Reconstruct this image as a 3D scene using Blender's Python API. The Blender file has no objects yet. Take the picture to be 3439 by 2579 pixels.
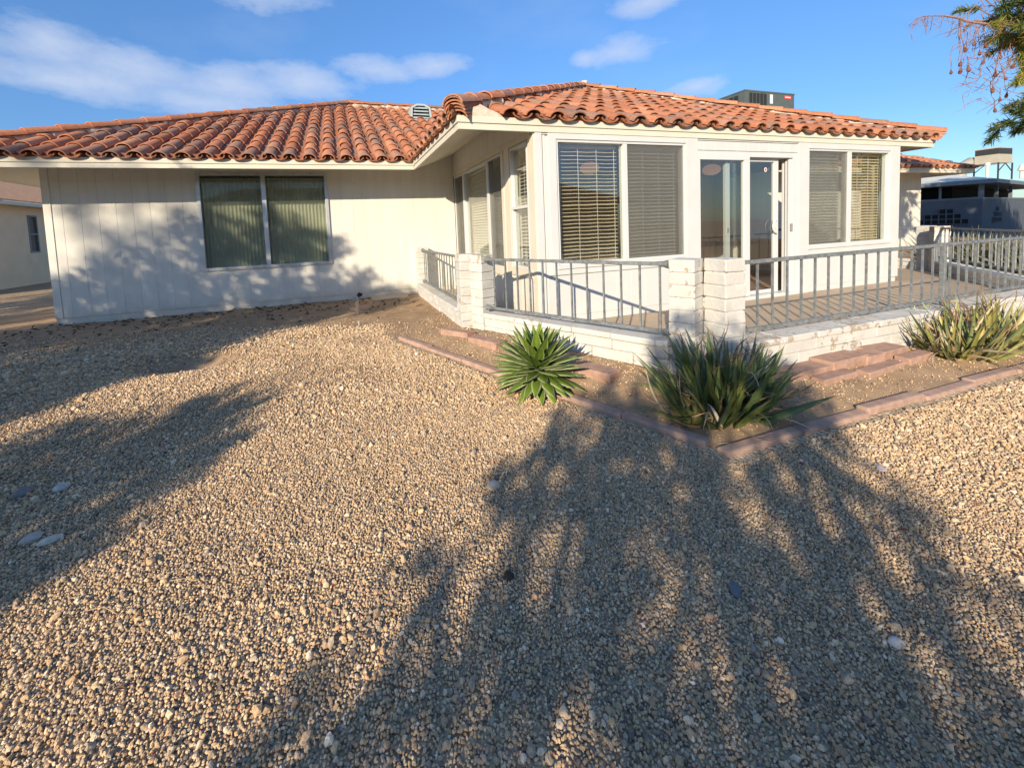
import bpy, bmesh, math, random
import numpy as np
from mathutils import Vector, Matrix
random.seed(7); rng = np.random.default_rng(11)
R_ = math.radians
SC = bpy.context.scene; COL = SC.collection
V3 = lambda *a: np.array(a, float)

# ------------------------------------------------------------------ materials
def mk(name):
    m = bpy.data.materials.new(name); m.use_nodes = True
    nt = m.node_tree; nt.nodes.clear(); return m, nt
def nd(nt, t, **kw):
    n = nt.nodes.new(t)
    for k, v in kw.items():
        if k in n.inputs: n.inputs[k].default_value = v
        else: setattr(n, k, v)
    return n
def lk(nt, a, b): nt.links.new(a, b)
def c4(c): return (c[0], c[1], c[2], 1.0)
def math_(nt, op, a, b=None, c=None, clamp=False):
    n = nt.nodes.new('ShaderNodeMath'); n.operation = op; n.use_clamp = clamp
    for i, v in enumerate((a, b, c)):
        if v is None: continue
        if isinstance(v, (int, float)): n.inputs[i].default_value = v
        else: nt.links.new(v, n.inputs[i])
    return n.outputs[0]
def mixc(nt, fac, a, b, mode='MIX'):
    n = nt.nodes.new('ShaderNodeMix'); n.data_type = 'RGBA'; n.blend_type = mode
    for s, v in ((n.inputs[0], fac), (n.inputs[6], a), (n.inputs[7], b)):
        if isinstance(v, (int, float)): s.default_value = v
        elif isinstance(v, tuple): s.default_value = c4(v)
        else: nt.links.new(v, s)
    return n.outputs[2]
def ramp(nt, fac, stops):
    n = nt.nodes.new('ShaderNodeValToRGB'); el = n.color_ramp.elements
    while len(el) < len(stops): el.new(.5)
    for e, (p, c) in zip(el, stops):
        e.position = p; e.color = c4(c) if isinstance(c, tuple) else (c, c, c, 1)
    nt.links.new(fac, n.inputs[0]); return n.outputs[0]
def noise(nt, co, scale, detail=4, rough=.55):
    n = nd(nt, 'ShaderNodeTexNoise'); n.inputs['Scale'].default_value = scale
    n.inputs['Detail'].default_value = detail; n.inputs['Roughness'].default_value = rough
    if co is not None: nt.links.new(co, n.inputs['Vector'])
    return n.outputs[0]
def finish(nt, color, rough=.7, bump=None, bstr=.3, bdist=.005, spec=.3, metal=0.):
    b = nd(nt, 'ShaderNodeBsdfPrincipled'); o = nd(nt, 'ShaderNodeOutputMaterial')
    if isinstance(color, tuple): b.inputs['Base Color'].default_value = c4(color)
    else: lk(nt, color, b.inputs['Base Color'])
    b.inputs['Roughness'].default_value = rough; b.inputs['Specular IOR Level'].default_value = spec
    b.inputs['Metallic'].default_value = metal
    if bump is not None:
        bn = nd(nt, 'ShaderNodeBump'); bn.inputs['Strength'].default_value = bstr; bn.inputs['Distance'].default_value = bdist
        lk(nt, bump, bn.inputs['Height']); lk(nt, bn.outputs[0], b.inputs['Normal'])
    lk(nt, b.outputs[0], o.inputs[0]); return b
def objco(nt):
    g = nd(nt, 'ShaderNodeNewGeometry'); return g.outputs['Position']
def simple(name, col, rough=.6, var=.12, scale=6., bump=.15, bscale=60., spec=.3, metal=0., col2=None, stretch=None):
    m, nt = mk(name); co = objco(nt)
    if stretch:
        mp = nd(nt, 'ShaderNodeMapping'); mp.inputs['Scale'].default_value = stretch; lk(nt, co, mp.inputs[0]); co2 = mp.outputs[0]
    else: co2 = co
    n = noise(nt, co2, scale)
    dark = tuple(c*(1-var) for c in col); light = tuple(min(1, c*(1+var)) for c in col)
    c = ramp(nt, n, [(.3, dark), (.7, light if col2 is None else col2)])
    finish(nt, c, rough, noise(nt, co2, bscale, 3), bump, .004, spec, metal); return m
def tinted(name, rough=.7, var=.25, scale=40., bump=.3, bscale=90., spec=.2, bdist=.003):
    """colour from the mesh's own 'tint' attribute, broken up by noise"""
    m, nt = mk(name); co = objco(nt)
    a = nd(nt, 'ShaderNodeAttribute', attribute_name='tint')
    n = noise(nt, co, scale)
    f = ramp(nt, n, [(.25, 1-var), (.75, 1+var*.6)])
    c = mixc(nt, 1., a.outputs['Color'], f, 'MULTIPLY')
    finish(nt, c, rough, noise(nt, co, bscale, 3), bump, bdist, spec); return m

M = {}
def siding_mat():
    m, nt = mk('siding_paint'); co = objco(nt); mp = nd(nt, 'ShaderNodeMapping'); mp.inputs['Scale'].default_value = (3, 3, .35); lk(nt, co, mp.inputs[0])
    base = ramp(nt, noise(nt, mp.outputs[0], 2.2, 5), [(.3, (.60, .57, .505)), (.7, (.67, .64, .575))])
    sx = nd(nt, 'ShaderNodeSeparateXYZ'); lk(nt, co, sx.inputs[0])
    d = math_(nt, 'ADD', math_(nt, 'MULTIPLY', sx.outputs[2], -1.6), math_(nt, 'MULTIPLY', noise(nt, co, 5.5, 6, .65), 1.1))
    dust = ramp(nt, d, [(.15, 0.), (.75, .5)]); spot = ramp(nt, noise(nt, co, 21., 3, .5), [(.70, 0.), (.74, .35)])
    c = mixc(nt, dust, base, (.42, .33, .235)); c = mixc(nt, spot, c, (.45, .38, .30))
    finish(nt, c, .7, noise(nt, mp.outputs[0], 60., 4), .25, .003, .25); return m
M['siding'] = siding_mat()
M['trim'] = simple('trim_paint', (.60, .555, .455), .6, .05, 3., .2, 60., stretch=(1, 1, 1))
M['white'] = simple('white_paint', (.555, .55, .53), .5, .04, 3., .15, 60.)
M['vinyl'] = simple('white_vinyl', (.55, .55, .54), .35, .02, 3., .03, 60.)
M['alu'] = simple('aluminium', (.52, .53, .53), .4, .1, 8., .05, 60., metal=.6)
M['soffit'] = simple('soffit_paint', (.60, .55, .45), .7, .04, 3., .1, 40.)
M['birdstop'] = simple('birdstop_paint', (.25, .085, .045), .8, .2, 12., .2, 60.)
M['mortar'] = simple('mortar', (.52, .43, .34), .95, .2, 14., .8, 40.)
M['room'] = simple('room_wall', (.74, .64, .50), .8, .05, 2., .05, 40.)
M['room_dark'] = simple('room_dark', (.16, .14, .12), .9, .05, 2., .05, 40.)
M['room_floor'] = simple('room_floor_tile', (.40, .22, .14), .5, .15, 6., .1, 30.)
M['slat'] = simple('blind_slat', (.72, .60, .41), .5, .06, 4., .03, 50.)
M['slat_white'] = simple('blind_slat_pale', (.76, .72, .62), .5, .06, 4., .03, 50.)
M['cord'] = simple('blind_cord', (.78, .74, .66), .8, .02, 4., .02, 50.)
M['vane'] = simple('vertical_vane', (.84, .80, .62), .7, .06, 3., .05, 60.)
M['curtain'] = simple('curtain_cloth', (.55, .36, .13), .9, .1, 8., .1, 60.)
M['lamp'] = simple('lamp_shade', (.70, .42, .25), .6, .05, 5., .05, 40.)
_b = [n for n in M['lamp'].node_tree.nodes if n.type == 'BSDF_PRINCIPLED'][0]; _b.inputs['Emission Color'].default_value = (1., .52, .28, 1); _b.inputs['Emission Strength'].default_value = .17
M['rail'] = simple('rail_metal', (.15, .165, .17), .5, .3, 25., .25, 60., spec=.4, col2=(.22, .235, .24))
M['patio'] = simple('patio_coating', (.42, .32, .22), .75, .1, 2.2, .15, 90.)
M['brickred'] = simple('red_concrete', (.37, .23, .17), .85, .18, 18., .5, 120.)
M['edging'] = simple('edging_concrete', (.38, .25, .19), .85, .18, 14., .45, 110.)
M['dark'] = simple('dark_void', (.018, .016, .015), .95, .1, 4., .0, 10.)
M['greywall'] = simple('grey_block_paint', (.08, .095, .115), .85, .12, 3., .3, 40.)
M['greywood'] = simple('grey_wood_paint', (.13, .155, .18), .6, .1, 5., .1, 40.)
M['whiteroof'] = simple('white_roof_coating', (.60, .57, .49), .7, .06, 3., .1, 40.)
M['cooler'] = simple('cooler_sheet', (.40, .36, .28), .5, .08, 3., .05, 40.)
M['coolerdark'] = simple('cooler_louvres', (.035, .035, .035), .6, .2, 20., .1, 40.)
M['duct'] = simple('duct_metal', (.30, .28, .24), .5, .1, 6., .1, 40.)
M['acgreen'] = simple('ac_cabinet', (.085, .105, .10), .5, .1, 6., .05, 40., spec=.4)
M['acgrille'] = simple('ac_grille', (.025, .027, .026), .6, .2, 40., .1, 80.)
M['acwhite'] = simple('ac_sticker', (.78, .78, .74), .5, .02, 6., .0, 40.)
M['acred'] = simple('ac_badge', (.62, .06, .07), .4, .05, 6., .0, 40.)
M['ventgrey'] = simple('vent_metal', (.36, .42, .44), .5, .08, 8., .05, 60.)
M['pvc'] = simple('pvc_pipe', (.62, .46, .30), .5, .05, 8., .03, 40.)
M['brass'] = simple('tap_metal', (.42, .42, .40), .4, .2, 20., .1, 60., metal=.5)
M['black'] = simple('black_insulation', (.03, .025, .02), .9, .3, 30., .4, 60.)
M['bark'] = simple('bark', (.20, .14, .10), .95, .35, 14., .9, 30., stretch=(1, 1, .25))
M['twig'] = simple('twig_bark', (.27, .16, .12), .9, .25, 20., .4, 40.)
M['pod'] = simple('seed_pod', (.17, .065, .035), .8, .3, 30., .3, 50.)
M['nbrwall'] = simple('neighbour_stucco', (.72, .55, .36), .85, .06, 2., .3, 60.)
M['nbrroof'] = simple('neighbour_shingle', (.72, .36, .17), .9, .2, 10., .5, 18.)
M['farwall'] = simple('far_stucco', (.26, .20, .14), .9, .1, 1., .2, 30.)
M['farroof'] = simple('far_roof', (.20, .10, .065), .9, .15, 3., .3, 12.)
M['tile'] = tinted('clay_tile', .8, .28, 26., .35, 110., .2)
M['leaf'] = tinted('foliage', .55, .2, 30., .1, 60., .35)
_nt = M['leaf'].node_tree; _p = [n for n in _nt.nodes if n.type == 'BSDF_PRINCIPLED'][0]; _o = [n for n in _nt.nodes if n.type == 'OUTPUT_MATERIAL'][0]
_t = _nt.nodes.new('ShaderNodeBsdfTranslucent'); _x = _nt.nodes.new('ShaderNodeMixShader'); _x.inputs[0].default_value = .5
_nt.links.new(_p.inputs['Base Color'].links[0].from_socket, _t.inputs[0]); _nt.links.new(_p.outputs[0], _x.inputs[1]); _nt.links.new(_t.outputs[0], _x.inputs[2]); _nt.links.new(_x.outputs[0], _o.inputs[0])
M['succulent'] = tinted('succulent_leaf', .42, .18, 22., .08, 60., .4)
M['stone'] = tinted('stone', .85, .25, 40., .6, 120., .2)
M['litter'] = tinted('litter', .9, .25, 60., .2, 90., .1)
M['redsticker'] = simple('red_sticker', (.6, .05, .05), .5, .02, 5., 0., 40.)

# white paint flaking off tan slump block
def block_mat():
    m, nt = mk('flaking_block'); co = objco(nt)
    n1 = noise(nt, co, 16., 6, .62); n2 = noise(nt, co, 3.1, 2)
    a = nd(nt, 'ShaderNodeAttribute', attribute_name='tint')      # how worn this block is
    f = math_(nt, 'ADD', math_(nt, 'ADD', n1, math_(nt, 'MULTIPLY', n2, .35)), a.outputs['Fac'])
    mask = ramp(nt, f, [(.845, 0.), (.87, 1.)])
    paint = ramp(nt, noise(nt, co, 7.), [(.3, (.49, .47, .43)), (.7, (.58, .56, .52))])
    bare = ramp(nt, noise(nt, co, 30.), [(.3, (.33, .27, .20)), (.7, (.45, .38, .30))])
    c = mixc(nt, mask, paint, bare)
    h = math_(nt, 'SUBTRACT', math_(nt, 'MULTIPLY', noise(nt, co, 34., 4), .9), math_(nt, 'MULTIPLY', mask, .5))
    finish(nt, c, .85, h, .55, .008, .2); return m
M['block'] = block_mat()

def glass_mat(name, tint=(.86, .9, .88), refl=1.0):
    m, nt = mk(name)
    t = nd(nt, 'ShaderNodeBsdfTransparent'); t.inputs[0].default_value = c4(tint)
    g = nd(nt, 'ShaderNodeBsdfGlossy'); g.inputs['Roughness'].default_value = .005; g.inputs['Color'].default_value = (1, 1, 1, 1)
    ge = nd(nt, 'ShaderNodeNewGeometry'); dt = nd(nt, 'ShaderNodeVectorMath', operation='DOT_PRODUCT'); lk(nt, ge.outputs['Normal'], dt.inputs[0]); lk(nt, ge.outputs['Incoming'], dt.inputs[1])
    cs = math_(nt, 'SUBTRACT', 1., math_(nt, 'ABSOLUTE', dt.outputs['Value'])); f0 = .035*refl
    f = math_(nt, 'ADD', math_(nt, 'MULTIPLY', math_(nt, 'POWER', cs, 5.), 1-f0), f0, clamp=True)
    mx = nd(nt, 'ShaderNodeMixShader'); lk(nt, f, mx.inputs[0]); lk(nt, t.outputs[0], mx.inputs[1]); lk(nt, g.outputs[0], mx.inputs[2])
    o = nd(nt, 'ShaderNodeOutputMaterial'); lk(nt, mx.outputs[0], o.inputs[0]); return m
M['glass'] = glass_mat('window_glass', (.90, .92, .90), 2.9)
M['glass_solar'] = glass_mat('solar_glass', (.91, .94, .91), 1.2)
def screen_mat(name, col, op):
    m, nt = mk(name)
    t = nd(nt, 'ShaderNodeBsdfTransparent'); d = nd(nt, 'ShaderNodeBsdfDiffuse'); d.inputs[0].default_value = c4(col)
    mx = nd(nt, 'ShaderNodeMixShader')
    n = noise(nt, objco(nt), 3.5, 3)
    f = math_(nt, 'ADD', math_(nt, 'MULTIPLY', n, .2), op-.1, clamp=True)
    lk(nt, f, mx.inputs[0]); lk(nt, t.outputs[0], mx.inputs[1]); lk(nt, d.outputs[0], mx.inputs[2])
    o = nd(nt, 'ShaderNodeOutputMaterial'); lk(nt, mx.outputs[0], o.inputs[0]); return m
M['screen'] = screen_mat('insect_screen', (.17, .165, .15), .34)
M['solar'] = screen_mat('solar_screen', (.10, .115, .10), .26)

# ------------------------------------------------------------------ mesh building
class MB:
    def __init__(s): s.v = []; s.f = []; s.m = []; s.c = []
    def add(s, vs, fs, mi=0, col=(1, 1, 1)):
        o = len(s.v); s.v += [tuple(map(float, p)) for p in vs]
        s.f += [tuple(i+o for i in f) for f in fs]; s.m += [mi]*len(fs)
        if len(col) and not np.isscalar(col[0]): s.c += [tuple(c) for c in col]
        else: s.c += [tuple(col)]*len(vs)
    def hexa(s, p, mi=0, col=(1, 1, 1)):      # 4 bottom, 4 top
        s.add(p, [(3, 2, 1, 0), (4, 5, 6, 7), (0, 1, 5, 4), (1, 2, 6, 5), (2, 3, 7, 6), (3, 0, 4, 7)], mi, col)
    def box(s, x0, x1, y0, y1, z0, z1, mi=0, col=(1, 1, 1)):
        s.hexa([(x0, y0, z0), (x1, y0, z0), (x1, y1, z0), (x0, y1, z0), (x0, y0, z1), (x1, y0, z1), (x1, y1, z1), (x0, y1, z1)], mi, col)
    def fbox(s, F, u0, u1, w0, w1, z0, z1, mi=0, col=(1, 1, 1), j=0.):
        P = [F(u, w, z) for z in (z0, z1) for u, w in ((u0, w1), (u1, w1), (u1, w0), (u0, w0))]
        if j: P = [p+rng.normal(0, j, 3) for p in P]
        s.hexa(P, mi, col)
    def tube(s, pts, rad, seg=8, mi=0, col=(1, 1, 1), cap=True):
        pts = [np.array(p, float) for p in pts]; n = len(pts)
        rad = [rad]*n if np.isscalar(rad) else rad
        vs = []; ref = None
        for i, p in enumerate(pts):
            d = pts[min(i+1, n-1)]-pts[max(i-1, 0)]; d /= (np.linalg.norm(d)+1e-9)
            if ref is None: ref = V3(0, 0, 1) if abs(d[2]) < .9 else V3(1, 0, 0)
            a = np.cross(d, ref); a /= (np.linalg.norm(a)+1e-9); b = np.cross(a, d); ref = b
            for k in range(seg):
                t = 2*math.pi*k/seg; vs.append(p+rad[i]*(math.cos(t)*a+math.sin(t)*b))
        fs = [(i*seg+k, i*seg+(k+1) % seg, (i+1)*seg+(k+1) % seg, (i+1)*seg+k) for i in range(n-1) for k in range(seg)]
        if cap: fs += [tuple(range(seg-1, -1, -1)), tuple((n-1)*seg+k for k in range(seg))]
        s.add(vs, fs, mi, col)
    def sqtube(s, a, b, w, h, mi=0, up=(0, 0, 1)):
        a = np.array(a, float); b = np.array(b, float); d = b-a; d /= np.linalg.norm(d)
        up = np.array(up, float); x = np.cross(d, up); x /= np.linalg.norm(x); y = np.cross(x, d)
        q = [(-w/2, -h/2), (w/2, -h/2), (w/2, h/2), (-w/2, h/2)]
        vs = [a+x*i+y*j for i, j in q]+[b+x*i+y*j for i, j in q]
        s.hexa(vs, mi)
    def mesh(s, name, mats, off=None):
        me = bpy.data.meshes.new(name); v = np.array(s.v, float)
        if off is not None and len(v): v = v-np.array(off)
        me.from_pydata(v.tolist(), [], s.f)
        for m in mats: me.materials.append(m)
        if len(mats) > 1: me.polygons.foreach_set('material_index', s.m)
        a = me.attributes.new('tint', 'FLOAT_COLOR', 'POINT')
        cc = np.ones((len(s.v), 4)); cc[:, :3] = np.array(s.c)[:, :3]; a.data.foreach_set('color', cc.ravel())
        me.update(); return me
BASE = {}
def wbase(o): return BASE.get(o.name, np.zeros(3)) if o else np.zeros(3)
def thing(name, label, cat, loc=(0, 0, 0), group=None):
    o = bpy.data.objects.new(name, None); COL.objects.link(o); o.location = loc; o.empty_display_size = .2
    o['label'] = label; o['category'] = cat; o['kind'] = 'thing'
    if group: o['group'] = group
    BASE[o.name] = np.array(loc, float); return o
def part(name, mb, mats, parent=None, smooth=False, bevel=0., label=None, me=None, sharp=40):
    if not isinstance(mats, (list, tuple)): mats = [mats]
    b = wbase(parent)
    if me is None: me = mb.mesh(name, mats, b)
    if smooth:
        me.polygons.foreach_set('use_smooth', [True]*len(me.polygons)); me.set_sharp_from_angle(angle=R_(sharp))
    o = bpy.data.objects.new(name, me); COL.objects.link(o)
    if parent is not None: o.parent = parent
    BASE[o.name] = b
    if bevel:
        md = o.modifiers.new('bevel', 'BEVEL'); md.width = bevel; md.segments = 2; md.limit_method = 'ANGLE'
    if label: o['label'] = label
    return o
def solo(name, label, cat, mb, mats, loc=(0, 0, 0), group=None, **kw):
    """a thing that is one mesh, its origin at loc"""
    me = mb.mesh(name, mats if isinstance(mats, (list, tuple)) else [mats], loc)
    o = part(name, None, mats, None, me=me, **kw); o.location = loc
    o['label'] = label; o['category'] = cat; o['kind'] = 'thing'
    if group: o['group'] = group
    return o
def structure(name, mb, mats, **kw):
    o = part(name, mb, mats, None, **kw); o['kind'] = 'structure'; return o
def frame(o, u, n):
    o = np.array(o, float); u = np.array(u, float); n = np.array(n, float)
    return lambda a, w, z: o+u*a+n*w+V3(0, 0, z)

# ------------------------------------------------------------------ layout (metres, patio floor z = 0)
D, W, WL, XR = 3.695, 6.672, -6.35, 15.25          # wing wall plane, sunroom width, left corner, right corner
OV, OF, OL, ZF = .906, .03, .825, 2.245            # overhangs, underside of fascia
EY = D-OL                                          # wing eave line
SL = .445; ZE = 2.375                              # roof slope, roof plane at eave
U2 = V3(math.sin(R_(41)), math.cos(R_(41)), 0)     # ground direction the light travels
V2 = V3(U2[1], -U2[0], 0)
EL = R_(21.4)
CH = V3(.433, -.901, 0)                            # chamfer direction of the patio
CHN = V3(-.901, -.433, 0)
FR = frame((0, 0, 0), (1, 0, 0), (0, -1, 0))       # sunroom front
FS = frame((0, 0, 0), (0, 1, 0), (-1, 0, 0))       # sunroom left side
FL = frame((0, D, 0), (1, 0, 0), (0, -1, 0))       # wing front

def vnoise(x, y, s, seed=0):
    """smooth value noise"""
    x = np.asarray(x, float)/s; y = np.asarray(y, float)/s
    xi = np.floor(x).astype(np.int64); yi = np.floor(y).astype(np.int64); fx = x-xi; fy = y-yi
    fx = fx*fx*(3-2*fx); fy = fy*fy*(3-2*fy)
    def h(a, b):
        n = (a*374761393+b*668265263+seed*974634777) & 0x7fffffff
        n = ((n ^ (n >> 13))*1274126177) & 0x7fffffff
        return ((n ^ (n >> 16)) & 0xffff)/65535.
    return (h(xi, yi)*(1-fx)+h(xi+1, yi)*fx)*(1-fy)+(h(xi, yi+1)*(1-fx)+h(xi+1, yi+1)*fx)*fy
def sstep(a, b, x): t = np.clip((np.asarray(x, float)-a)/(b-a), 0, 1); return t*t*(3-2*t)
def ground(x, y):
    x = np.asarray(x, float); y = np.asarray(y, float)
    z = -.02-.045*np.clip(1-y, 0, 6.)
    z = z+.022*(vnoise(x, y, 1.1, 3)-.5)+.012*(vnoise(x, y, .35, 5)-.5)
    z = z-.085*np.exp(-((x+3.65)/.38)**2-((y-.42)/.17)**2)+.035*np.exp(-((x+3.3)/.5)**2-((y-.75)/.16)**2)
    dd = np.minimum((x+.11)*.901+(y+2.63)*.433, y+2.63)
    z = z+.075*sstep(0., .5, dd)*(1-sstep(-.3, .9, y))
    return z
PATIO = [(-.75, D), (-.75, .45), (-.62, .2), (.40, -1.78), (.62, -1.93), (6.0, -1.93), (8.5, .3), (8.9, .75), (8.9, D)]
def inpoly(x, y, poly):
    x = np.asarray(x, float); y = np.asarray(y, float); r = np.zeros(x.shape, bool); n = len(poly)
    for i in range(n):
        x1, y1 = poly[i]; x2, y2 = poly[(i+1) % n]
        c = ((y1 > y) != (y2 > y)) & (x < (x2-x1)*(y-y1)/((y2-y1) if y2 != y1 else 1e-9)+x1); r ^= c
    return r
# ------------------------------------------------------------------ ground
def dirtness(x, y):
    """1 where the yard is bare dirt, 0 where gravel covers it"""
    n = vnoise(x, y, .7, 21)*.9+vnoise(x, y, .22, 22)*.5
    d = sstep(-.45, .6, y-.95+.35*np.clip(x+1.5, -4, 1)+(n-.7)*.7)
    d = np.maximum(d, sstep(.55, .95, vnoise(x, y, .5, 31)+.25*vnoise(x, y, .15, 32))*.55*sstep(-2.3, -.2, y))
    pl = inpoly(x, y, [(-1.75, .6), (-.11, -2.63), (9, -2.63), (9, 3), (-1.2, 3)])
    d = np.where(pl, np.maximum(d, .84+.2*(n-.7)), d)
    d = np.maximum(d, .75*sstep(.9, 2.2, y+.35*(n-.7))*sstep(-2.6, -4.2, x))
    d = np.maximum(d, np.exp(-((x+3.6)/.5)**2-((y-.45)/.25)**2)*1.1)
    return np.clip(d*(1-.45*sstep(4., 6.5, y)), 0, 1)
def build_ground():
    def axis(a, b, st, far):
        c = np.arange(a, b+1e-6, st); k = []; d = st; p = b
        while p < far: d *= 1.28; p += d; k.append(p)
        q = []; d = st; p = a
        while p > -far: d *= 1.28; p -= d; q.append(p)
        return np.array(q[::-1]+list(c)+k)
    xs = axis(-7., 7.6, .055, 260.); ys = axis(-5.2, 4.2, .055, 260.)
    X, Y = np.meshgrid(xs, ys); Z = ground(X, Y)+.012*(vnoise(X, Y, .06, 9)-.5)
    ins = inpoly(X, Y, PATIO) | ((X > WL+.1) & (X < XR) & (Y > D+.05))
    Z = np.where(ins, -.22, Z)
    far = np.maximum(np.abs(X), np.abs(Y)); Z = np.where(far > 30, -.12, Z)
    nx, ny = len(xs), len(ys)
    v = np.stack([X.ravel(), Y.ravel(), Z.ravel()], 1)
    i = np.arange(nx*ny).reshape(ny, nx)
    f = np.stack([i[:-1, :-1].ravel(), i[:-1, 1:].ravel(), i[1:, 1:].ravel(), i[1:, :-1].ravel()], 1)
    me = bpy.data.meshes.new('ground'); me.vertices.add(len(v)); me.vertices.foreach_set('co', v.ravel())
    me.loops.add(f.size); me.loops.foreach_set('vertex_index', f.ravel().astype(np.int32))
    me.polygons.add(len(f)); me.polygons.foreach_set('loop_start', np.arange(0, f.size, 4, dtype=np.int32))
    me.update(calc_edges=True); me.validate()
    me.polygons.foreach_set('use_smooth', [True]*len(me.polygons))
    a = me.attributes.new('dirt', 'FLOAT', 'POINT'); a.data.foreach_set('value', dirtness(v[:, 0], v[:, 1]))
    m, nt = mk('yard_ground'); co = objco(nt)
    dirt = ramp(nt, noise(nt, co, 5., 8, .65), [(.25, (.25, .165, .10)), (.55, (.37, .25, .15)), (.8, (.46, .325, .21))])
    vo = nd(nt, 'ShaderNodeTexVoronoi'); vo.inputs['Scale'].default_value = 62.; lk(nt, co, vo.inputs['Vector'])
    sep = nd(nt, 'ShaderNodeSeparateColor'); lk(nt, vo.outputs['Color'], sep.inputs[0])
    peb = ramp(nt, sep.outputs[0], [(0., (.22, .16, .105)), (.4, (.40, .30, .19)), (.75, (.50, .38, .25)), (1., (.58, .48, .35))])
    at = nd(nt, 'ShaderNodeAttribute', attribute_name='dirt')
    k = math_(nt, 'GREATER_THAN', math_(nt, 'ADD', math_(nt, 'MULTIPLY', sep.outputs[1], .8), math_(nt, 'MULTIPLY', noise(nt, co, 9.), .35)), math_(nt, 'ADD', at.outputs['Fac'], .12))
    c = mixc(nt, k, dirt, peb)
    h = math_(nt, 'ADD', math_(nt, 'MULTIPLY', math_(nt, 'SUBTRACT', 1., vo.outputs['Distance']), k), math_(nt, 'MULTIPLY', noise(nt, co, 45., 6, .7), .6))
    finish(nt, c, .95, h, .8, .012, .1)
    me.materials.append(m)
    o = bpy.data.objects.new('ground', me); COL.objects.link(o); o['kind'] = 'structure'
build_ground()

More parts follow.
